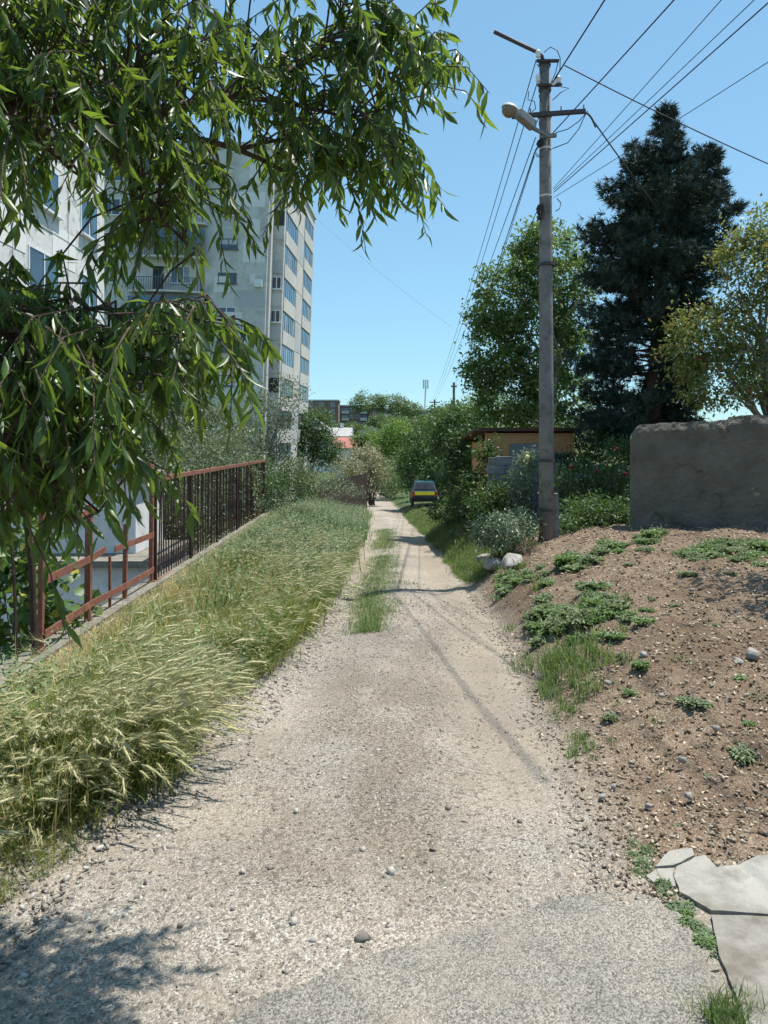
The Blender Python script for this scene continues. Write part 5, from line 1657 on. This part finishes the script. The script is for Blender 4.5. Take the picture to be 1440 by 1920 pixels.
WIND = -0.62      # blades lean towards the road and the viewer
vg = bpy.data.objects.new('verge_grass', None)
COL.objects.link(vg)
tag(vg, 'tall wild barley grass covering the verge between fence and track', 'grass', kind='stuff')
ORG[vg.name] = (0, 0, 0)
T_leaf = [tuft(16, 0.40, 0.0075, 0.06, 0.30, 1.3) for _ in range(7)]
T_wide = [tuft(9, 0.36, 0.011, 0.06, 0.40, 1.4) for _ in range(4)]
HH = [headed(5, 0.54, 0.07, 0.25, 1.15) for _ in range(9)]
def clumped(X, Y, s0, s1, seed):
    """height and lean change slowly from clump to clump, as wind-laid grass does"""
    c = fbm(X * 2.4, Y * 1.9, seed, 3) * 1.07
    back_ = sm((X - fence_x(Y) - 0.35) / 0.8)
    sc_ = s0 + (s1 - s0) * sm((c - 0.30) / 0.34)
    yaw_ = WIND + 3.0 * (fbm(X * 1.3, Y * 1.0, seed + 9) - 0.47)
    return sc_ * rng.uniform(0.85, 1.15, len(X)) * (0.35 + 0.65 * back_), yaw_
X, Y, t = verge_points(5200, 2.2, 15.5, edge=-0.06, power=1.25)
k = fbm(X * 2.0, Y * 1.6, 251.0) + 0.15 * (rng.random(len(X)) - 0.5) > 0.37
X, Y = X[k], Y[k]
s_, yw = clumped(X, Y, 0.35, 1.5, 201.0)
lay('grass_blades', T_leaf + T_wide, X, Y, yw + rng.normal(0, 0.45, len(X)), s_, 'grass', parent=vg, kind=None)
X, Y, t = verge_points(4600, 2.2, 21.0, edge=0.02, power=1.45)
dryk = fbm(X * 0.9, Y * 0.55, 77.0) + 0.16 * np.exp(-((Y - 9.5) / 2.5) ** 2)
k = (fbm(X * 1.7, Y * 1.2, 207.0) + 0.25 * (rng.random(len(X)) - 0.5) > 0.43 + 0.14 * sm((Y - 12) / 8)) & (fbm(X * 2.0, Y * 1.6, 251.0) > 0.38) & ((dryk < 0.53) | (rng.random(len(X)) < 0.35))
X, Y = X[k], Y[k]
s_, yw = clumped(X, Y, 0.40, 1.35, 201.0)
yaw = yw + rng.normal(0, 0.5, len(X))
st_ = rng.bit_generator.state
lay('barley_heads', [h[0] for h in HH], X, Y, yaw, s_, 'barley', parent=vg, kind=None)
rng.bit_generator.state = st_
lay('barley_stalks', [h[1] for h in HH], X, Y, yaw, s_, 'grass', parent=vg, kind=None)
# dry straw patches near the fence
X, Y, t = verge_points(5200, 4.0, 17.0, lo=0.15, hi=1.0)
dry = fbm(X * 0.9, Y * 0.55, 77.0) + 0.16 * np.exp(-((Y - 9.5) / 2.5) ** 2)
k = dry > 0.475
s_, yw = clumped(X[k], Y[k], 0.45, 1.3, 201.0)
X_, Y_, t_ = verge_points(2400, 4.5, 25.0, lo=0.86, hi=1.3)
lay('dry_litter', [tuft(9, 0.16, 0.005, 0.07, 0.9, 1.2) for _ in range(4)], X_, Y_, rng.uniform(-3, 3, len(X_)), rng.uniform(0.5, 1.2, len(X_)), 'straw', parent=vg, kind=None)
lay('straw', [tuft(12, 0.44, 0.0055, 0.07, 0.5, 1.4) for _ in range(5)], X[k], Y[k], yw + rng.normal(0, 0.7, k.sum()), s_, 'straw', parent=vg, kind=None)
# broadleaf weeds and dead upright stalks among the barley
X, Y, t = verge_points(560, 4.2, 13.0, power=1.1)
k = fbm(X * 1.5, Y * 1.2, 261.0) > 0.50
lay('broadleaf_weeds', [leafstalks(6, 0.36) for _ in range(5)], X[k], Y[k], rng.uniform(-3, 3, k.sum()), rng.uniform(0.7, 1.35, k.sum()), 'weed', parent=vg, kind=None)
X, Y, t = verge_points(260, 3.0, 20.0, power=1.1)
lay('dead_stalks', [tuft(5, 0.62, 0.006, 0.06, 0.1, 0.5, 4, 3.0) for _ in range(4)], X, Y, rng.uniform(-3, 3, len(X)), rng.uniform(0.6, 1.2, len(X)), 'straw', parent=vg, kind=None)
# farther verge: mixed weeds and grass
X, Y, t = verge_points(6800, 8.5, 46.0, edge=-0.08, power=1.2, back=-0.3)
k = rng.random(len(X)) < 0.15 + 0.85 * sm((Y - 9) / 8)
X, Y = X[k], Y[k]
s_, yw = clumped(X, Y, 0.35, 1.8, 211.0)
lay('mixed_grass', [tuft(9, 0.36, 0.012, 0.08, 0.25, 0.9, 3, 2.0) for _ in range(6)], X, Y, rng.uniform(-3.1, 3.1, len(X)), s_, 'weed', parent=vg, kind=None)
X, Y, t = verge_points(2600, 10.0, 46.0, edge=-0.02, power=1.2, back=-0.3)
k = rng.random(len(X)) < sm((Y - 9) / 7)
s_, yw = clumped(X[k], Y[k], 0.7, 2.0, 241.0)
lay('leafy_weeds', [leafstalks(5, 0.34) for _ in range(6)], X[k], Y[k], rng.uniform(-3.1, 3.1, k.sum()), s_, 'sage', parent=vg, kind=None)
X, Y, t = verge_points(3400, 13.0, 46.0, power=1.1, back=-0.3)
k = fbm(X * 0.8, Y * 0.5, 217.0) > 0.45
s_, yw = clumped(X[k], Y[k], 0.6, 1.5, 211.0)
lay('seeded_grass', [tuft(8, 0.46, 0.008, 0.09, 0.25, 0.9, 3, 2.0) for _ in range(5)], X[k], Y[k], rng.uniform(-3.1, 3.1, k.sum()), s_, 'barley', parent=vg, kind=None)
X, Y, t = verge_points(2600, 9.0, 46.0, edge=-0.05, power=1.1, back=-0.3)
k = fbm(X * 0.9, Y * 0.6, 227.0) > 0.5
s_, yw = clumped(X[k], Y[k], 0.6, 1.4, 231.0)
lay('green_clumps', [tuft(12, 0.34, 0.011, 0.08, 0.2, 0.9, 3, 2.0) for _ in range(5)], X[k], Y[k], rng.uniform(-3.1, 3.1, k.sum()), s_, 'lawn', parent=vg, kind=None)

# grass strip between the wheel tracks
n = 3000
Y = 8.4 + 22 * rng.random(n) ** 1.3
cx0 = road_c(Y) - np.interp(Y, [8, 9.5, 12, 20, 30], [0.36, 0.36, 0.42, 0.30, 0.28])
wd = np.interp(Y, [8.2, 9, 11, 13, 16, 20, 24, 30], [0.12, 0.24, 0.28, 0.36, 0.42, 0.36, 0.36, 0.4]) * (0.55 + 0.95 * fbm(Y * 1.1, Y * 0, 51.0))
gap = (Y > 18.2) & (Y < 20.4) & (rng.random(n) < 0.85)
X = cx0 + rng.normal(0, 0.55, n) * wd
o = lay('track_grass', [tuft(10, 0.095, 0.006, 0.05, 0.4, 0.9, 3, 3.0) for _ in range(6)], X[~gap], Y[~gap], rng.uniform(-3.1, 3.1, (~gap).sum()), rng.uniform(0.4, 1.4, (~gap).sum()), 'lawn')
tag(o, 'narrow strip of short green grass between the wheel tracks', 'grass', kind='stuff')
# grassy edge on the right of the track
n = 4600
Y = 11.9 + 36 * rng.random(n) ** 1.5
X = road_c(Y) + 1.12 + np.abs(rng.normal(0, 0.45, n)) + 0.25 * (fbm(Y * 0.8, Y * 0, 61.0) - 0.4)
X = X + np.interp(Y, [11.9, 13, 14], [0.35, 0.1, 0.0])
k = (X < road_c(Y) + 2.3 + 0.5 * sm((Y - 36) / 6)) & ~((Y < 12.25) & (X > 1.25)) & (np.hypot(X - 1.75, Y - 11.6) > 0.55)
o = lay('roadside_grass', [tuft(10, 0.22, 0.008, 0.07, 0.3, 1.0, 3, 3.0) for _ in range(6)], X[k], Y[k], rng.uniform(-3.1, 3.1, k.sum()), 0.45 + 1.5 * np.clip(fbm(X[k] * 2.2, Y[k] * 1.2, 301.0) - 0.2, 0, 1) * rng.uniform(0.7, 1.3, k.sum()), 'lawn')
tag(o, 'lush green grass edging the right side of the track by the rocks', 'grass', kind='stuff')

# ------------------------------------------------------------------ weeds on the soil bank
def rosette(nl, L, wid, up):
    V = []; Fc = []
    for k in range(nl):
        a = random.uniform(0, 6.28); r = random.uniform(0.0, 1.0)
        Ls = L * random.uniform(0.35, 0.75)
        el = random.uniform(0.15, 1.0) * up
        c, s = math.cos(a), math.sin(a)
        x0, y0 = c * r * L * 0.9, s * r * L * 0.9
        pts = [(0, 0, 0.0), (Ls * 0.5 * math.cos(el), Ls * wid, Ls * 0.5 * math.sin(el) + 0.01), (Ls * math.cos(el * 0.6), 0, Ls * math.sin(el * 0.6)), (Ls * 0.5 * math.cos(el), -Ls * wid, Ls * 0.5 * math.sin(el) + 0.01)]
        h0 = random.uniform(0, L * 0.9) * up
        a2 = a + random.gauss(0, 1.0)
        c, s = math.cos(a2), math.sin(a2)
        o = len(V)
        V += [(x * c - y * s + x0, x * s + y * c + y0, z + h0) for x, y, z in pts]
        Fc += [(o, o + 1, o + 2), (o, o + 2, o + 3)]
    return np.array(V), np.array(Fc)
wd_templates = []
for k in range(8):
    tv, tf = rosette(150 + 24 * k, 0.05 + 0.008 * (k % 4), 0.16 + 0.03 * (k % 3), 0.5 + 0.14 * (k % 4))
    tv[:, :2] *= np.array([[1.5, 0.9], [1.1, 1.2], [1.7, 1.1], [1.0, 1.0]][k % 4])
    lv, lf = leafstalks(4 + k % 3, 0.09 + 0.015 * (k % 4))
    tv, tf = np.concatenate([tv, lv * np.array([0.45, 0.45, 0.8])]), np.concatenate([tf, lf + len(tv)])
    me = np_mesh('weed', tv, tf)
    me.materials.append(MT['weed' if k % 3 == 1 else 'sage'])
    wd_templates.append(me)
gr_templates = []
for k in range(4):
    tv, tf = tuft(40, 0.13, 0.006, 0.05, 0.25, 0.9, 3, 3.0)
    me = np_mesh('weed', tv, tf)
    me.materials.append(MT['lawn'])
    gr_templates.append(me)
def weed(px, py, s, grassy=False, lab=None, group='weeds on the soil bank'):
    p = ground_px(px, py)
    me = random.choice(gr_templates if grassy else wd_templates)
    o = bpy.data.objects.new('weed_clump', me)
    COL.objects.link(o)
    o.location = (p.x, p.y, p.z + float(relief(np.array(p.x), np.array(p.y))) - 0.01)
    o.rotation_euler = (0, 0, random.uniform(0, 6.28))
    o.scale = (s, s, s * random.uniform(0.7, 1.0))
    tag(o, lab or 'small green weed clump growing on the brown soil bank', 'weed', group)
for a_, b_, s in ((1180, 1290, 1.0), (1200, 1265, 1.0), (1160, 1310, 0.8), (1270, 1240, 0.9), (1300, 1330, 1.1), (1320, 1325, 0.9), (1395, 1410, 1.2), (1270, 1140, 0.9), (1235, 1355, 0.9), (1145, 1345, 0.9), (1392, 1275, 0.9),
                  (1300, 1245, 0.9), (1145, 1385, 0.6), (1275, 1545, 0.5), (1190, 1585, 0.6), (1420, 1300, 0.8), (1370, 1080, 1.2), (1165, 1240, 0.8), (1290, 1085, 1.1), (1110, 1245, 0.7), (1345, 1180, 0.6), (1238, 1440, 0.5), (1330, 1450, 0.6), (1405, 1350, 0.6), (1225, 1130, 0.8), (1180, 1060, 0.9), (1105, 1060, 1.2)):
    weed(a_, b_, s * 0.75, random.random() < 0.3)
for k in range(62):
    weed(random.gauss(1085, 58), random.gauss(1163, 26), random.uniform(0.9, 1.9), k % 4 == 0, 'leafy weed in the broad green patch midway along the soil bank', 'weeds in the broad patch on the bank')
for k in range(44):
    weed(random.gauss(1066, 34), random.gauss(1255, 28), random.uniform(0.9, 1.6), True, 'grass tuft at the bank foot below the broad weed patch', 'grass tufts at the bank foot')
for k in range(14):
    weed(random.gauss(1058, 14), random.gauss(1312, 18), random.uniform(0.5, 0.9), True, 'grass tuft at the bank foot below the broad weed patch', 'grass tufts at the bank foot')
for k in range(34):
    weed(random.uniform(930, 1040), random.gauss(1085, 14), random.uniform(0.9, 1.7), k % 3 == 0, 'weed clump on the bank edge beside the pale rocks', 'weeds beside the rocks')
for k in range(34):
    t_ = random.random()
    weed(1040 + 210 * t_ + random.gauss(0, 12), 1068 - 62 * t_ + random.gauss(0, 8), random.uniform(1.0, 1.9), False, 'weed clump along the crest of the soil bank before the wall', 'weeds along the bank crest')
for k in range(40):
    weed(random.uniform(1280, 1440), random.gauss(1036, 12), random.uniform(1.0, 1.8), False, 'weed clump at the foot of the rough wall', 'weeds at the wall foot')
for k in range(14):
    weed(random.gauss(1092, 16), random.gauss(1402, 14), random.uniform(0.4, 0.8), True, 'thin grass tuft on the lower bank above the gravel edge', 'thin tufts on the lower bank')
for k in range(16):
    weed(random.gauss(1205, 12), random.gauss(1625, 14), random.uniform(0.25, 0.5), k % 2 == 0, 'small weed at the top of the joint between asphalt and concrete', 'weeds at the joint top')
for k in range(44):
    t_ = random.random()
    weed(1228 + 105 * t_ + random.gauss(0, 5), 1660 + 125 * t_ ** 1.2 + random.gauss(0, 7), random.uniform(0.22, 0.42), False, 'small weed in the joint between asphalt and concrete slab', 'weeds in the pavement joint')
for k in range(20):
    weed(random.gauss(1366, 16), random.gauss(1905, 22), random.uniform(0.4, 0.75), True, 'grass tuft at the joint in the lower corner of the picture', 'grass tufts in the near joint')

# dark shaded plants under the wall end
bush('shade_plants', 'tall weeds in the shade between pole and wall', 'bush', (3.7, 13.9, float(Z(3.7, 13.9))),
     [E(1090, 975, 14.0, 45, 24), E(1150, 972, 14.2, 38, 24), E(1052, 985, 13.4, 25, 18), E(1120, 955, 14.4, 60, 25)], 240, 18, 0.09, 0.075, 'hedge', stems=26, stem_r=0.004)

# ------------------------------------------------------------------ rocks, stones, gravel
def rockmesh(seed, sub=2, rough=0.28, flat=(1, 1, 0.7), n=15):
    """angular block: hull of random points in a box"""
    rs = np.random.default_rng(seed)
    bm = bmesh.new()
    for p in rs.uniform(-1, 1, size=(n, 3)):
        p = p / max(1.0, np.linalg.norm(p) * 0.82)
        bm.verts.new((p[0] * flat[0], p[1] * flat[1], p[2] * flat[2]))
    r = bmesh.ops.convex_hull(bm, input=bm.verts)
    bmesh.ops.delete(bm, geom=[g for g in r['geom_interior'] if isinstance(g, bmesh.types.BMVert)], context='VERTS')
    if sub >= 3:
        bmesh.ops.bevel(bm, geom=list(bm.edges), offset=0.05, segments=1, affect='EDGES')
        bmesh.ops.triangulate(bm, faces=bm.faces)
        bmesh.ops.subdivide_edges(bm, edges=list(bm.edges), cuts=2, use_grid_fill=True)
        for v in bm.verts:
            v.co += Vector(rs.normal(size=3).tolist()) * 0.012
    bmesh.ops.triangulate(bm, faces=bm.faces)
    bmesh.ops.recalc_face_normals(bm, faces=bm.faces)
    bm.verts.index_update(); bm.verts.ensure_lookup_table()
    V = np.array([tuple(v.co) for v in bm.verts])
    Fc = np.array([[v.index for v in f.verts] for f in bm.faces])
    bm.free()
    return V, Fc
for i, (a_, b_, s, lab, fl) in enumerate(((905, 1056, 0.20, 'jagged pale rock at the rear of the three by the track', (1, 0.8, 0.75)), (925, 1066, 0.21, 'middle pale rock of the three by the track', (1, 0.7, 0.6)), (952, 1070, 0.26, 'largest tilted pale rock slab of the three by the track', (1.05, 0.7, 0.55)))):
    p = ground_px(a_, b_)
    V, Fc = rockmesh(11 + i, 3, 0.35, fl)
    me = np_mesh('rock', V * s, Fc)
    me.materials.append(MT['rock'])
    o = bpy.data.objects.new('rock', me)
    COL.objects.link(o)
    o.location = p + Vector((0, -0.22, s * 0.42))
    o.rotation_euler = (0.25, -0.3 * (i == 2), 0.5 * i)
    tag(o, lab, 'rock', 'pale rocks by the track')
sv = [rockmesh(40 + k, 1, 0.6, (1, random.uniform(0.7, 1), random.uniform(0.5, 0.8))) for k in range(8)]
def lone(px, py, s, lab, mat='stone', grp='loose stones on the track'):
    p = ground_px(px, py)
    V, Fc = random.choice(sv)
    me = np_mesh('stone', V * s, Fc)
    me.materials.append(MT[mat])
    o = bpy.data.objects.new('stone', me)
    COL.objects.link(o)
    o.location = p + Vector((0, 0, s * 0.35 + 0.004))
    o.rotation_euler = (random.uniform(-0.3, 0.3), random.uniform(-0.3, 0.3), random.uniform(0, 6))
    tag(o, lab, 'stone', grp)
lone(681, 1768, 0.030, 'largest dark grey stone lying at the asphalt edge')
lone(590, 1766, 0.024, 'second dark stone left of the largest at the asphalt edge')
lone(733, 1640, 0.026, 'rounded grey stone on the gravel above the asphalt')
lone(357, 1688, 0.014, 'small black stone on the gravel near the verge')
for (a_, b_, s) in ((480, 1430, 0.018), (545, 1505, 0.017), (555, 1528, 0.02), (752, 1452, 0.017), (455, 1640, 0.018), (340, 1742, 0.02), (235, 1724, 0.014), (550, 1735, 0.02), (840, 1520, 0.022), (975, 1545, 0.016), (435, 1710, 0.013), (645, 1465, 0.015), (680, 1600, 0.018), (810, 1600, 0.02), (505, 1632, 0.014), (920, 1640, 0.015)):
    lone(a_, b_, s, 'small loose stone standing out from the fine gravel of the track', grp='small loose stones on the track')
for (a_, b_, s) in ((1205, 1235, 0.045), (1140, 1285, 0.03), (1410, 1235, 0.06), (1385, 1250, 0.05), (1240, 1310, 0.025), (1290, 1500, 0.03), (1216, 1518, 0.022), (1280, 1432, 0.03), (1400, 1310, 0.03), (1130, 1502, 0.03), (1360, 1245, 0.04), (1300, 1110, 0.04), (1150, 1480, 0.02), (1345, 1370, 0.03)):
    lone(a_, b_, s, 'pale stone lying on the brown soil bank', 'rock', 'pale stones on the soil bank')

def strew(name, n, y0, y1, xf_, sz, mat, label, power=1.6, lift=0.1, cond=None):
    Y = y0 + (y1 - y0) * rng.random(n) ** power
    X = xf_(Y, rng.random(n))
    S = sz[0] + (sz[1] - sz[0]) * rng.random(n) ** 3.6
    S = S * np.interp(Y, [2, 6, 14], [0.85, 1.15, 1.6])
    if name == 'road_gravel':
        S = S * (1 + 0.45 * sm((road_c(Y) - 0.55 - X) / 0.3))
    if cond is not None:
        k = cond(X, Y)
        X, Y, S = X[k], Y[k], S[k]
    zz = Z(X, Y) + relief(X, Y) + 0.004 + S * lift
    parts = []
    pick = rng.integers(0, 8, len(X))
    for k in range(8):
        s = pick == k
        parts.append(scatter(ov[k][0], ov[k][1], np.stack([X[s], Y[s], zz[s]], 1), frames(rand_dirs(s.sum()) * np.array([1, 1, 0.35]), rng.uniform(-0.6, 0.6, s.sum())), S[s]))
    V, Fc = cat(parts)
    o = put(name, V, Fc, mat)
    return tag(o, label, 'gravel', kind='stuff')
ov = [rockmesh(90 + k, 1, 0.3, (1.1, 0.85, 0.62), 11) for k in range(8)]
apx = np.array([(g.x, g.y) for g in [ground_px(*p) for p in [(1150, 1674), (1215, 1688), (1335, 1790), (1375, 1930), (1420, 2100), (120, 2100), (395, 1925), (700, 1792), (960, 1722)]]])
def in_apron(X, Y):
    c = np.zeros(len(X), dtype=bool)
    for i in range(len(apx)):
        (xa, ya), (xb, yb) = apx[i], apx[i - 1]
        t = ((ya > Y) != (yb > Y)) & (X < (xb - xa) * (Y - ya) / (yb - ya + 1e-12) + xa)
        c ^= t
    return c
def road_x(Y, u):
    return road_c(Y) + (u - 0.5) * 2 * np.interp(Y, [2, 3.2, 4.5], [1.75, 1.5, 1.25])
strew('road_gravel', 42000, 2.1, 13.0, road_x, (0.0028, 0.0145), 'stone', 'loose pale grey gravel spread over the track', 1.7,
      cond=lambda X, Y: (~in_apron(X, Y) | (rng.random(len(X)) < 0.10)) & ((fbm(X * 1.4, Y * 1.4, 88.0) + 0.22 * rng.random(len(X)) > 0.54) | (np.abs(X - road_c(Y)) < 0.45) & (rng.random(len(X)) < 0.75) | (X < road_c(Y) - 0.75)) & (X < road_c(Y) + np.interp(Y, [2, 4, 6], [1.0, 1.15, 1.3])))
strew('soil_clods', 13000, 2.9, 14.5, lambda Y, u: road_c(Y) + 1.15 + u ** 0.75 * np.interp(Y, [3, 6, 14], [2.0, 3.2, 6.5]), (0.0025, 0.019), 'clod', 'brown clods and crumbs of dug soil on the bank', 1.5)
strew('soil_pebbles', 34000, 2.9, 14.5, lambda Y, u: road_c(Y) + 0.95 + u ** 0.8 * np.interp(Y, [3, 6, 14], [2.0, 3.2, 6.5]), (0.0022, 0.017), 'pebble', 'pale pebbles mixed into the soil bank', 1.5)
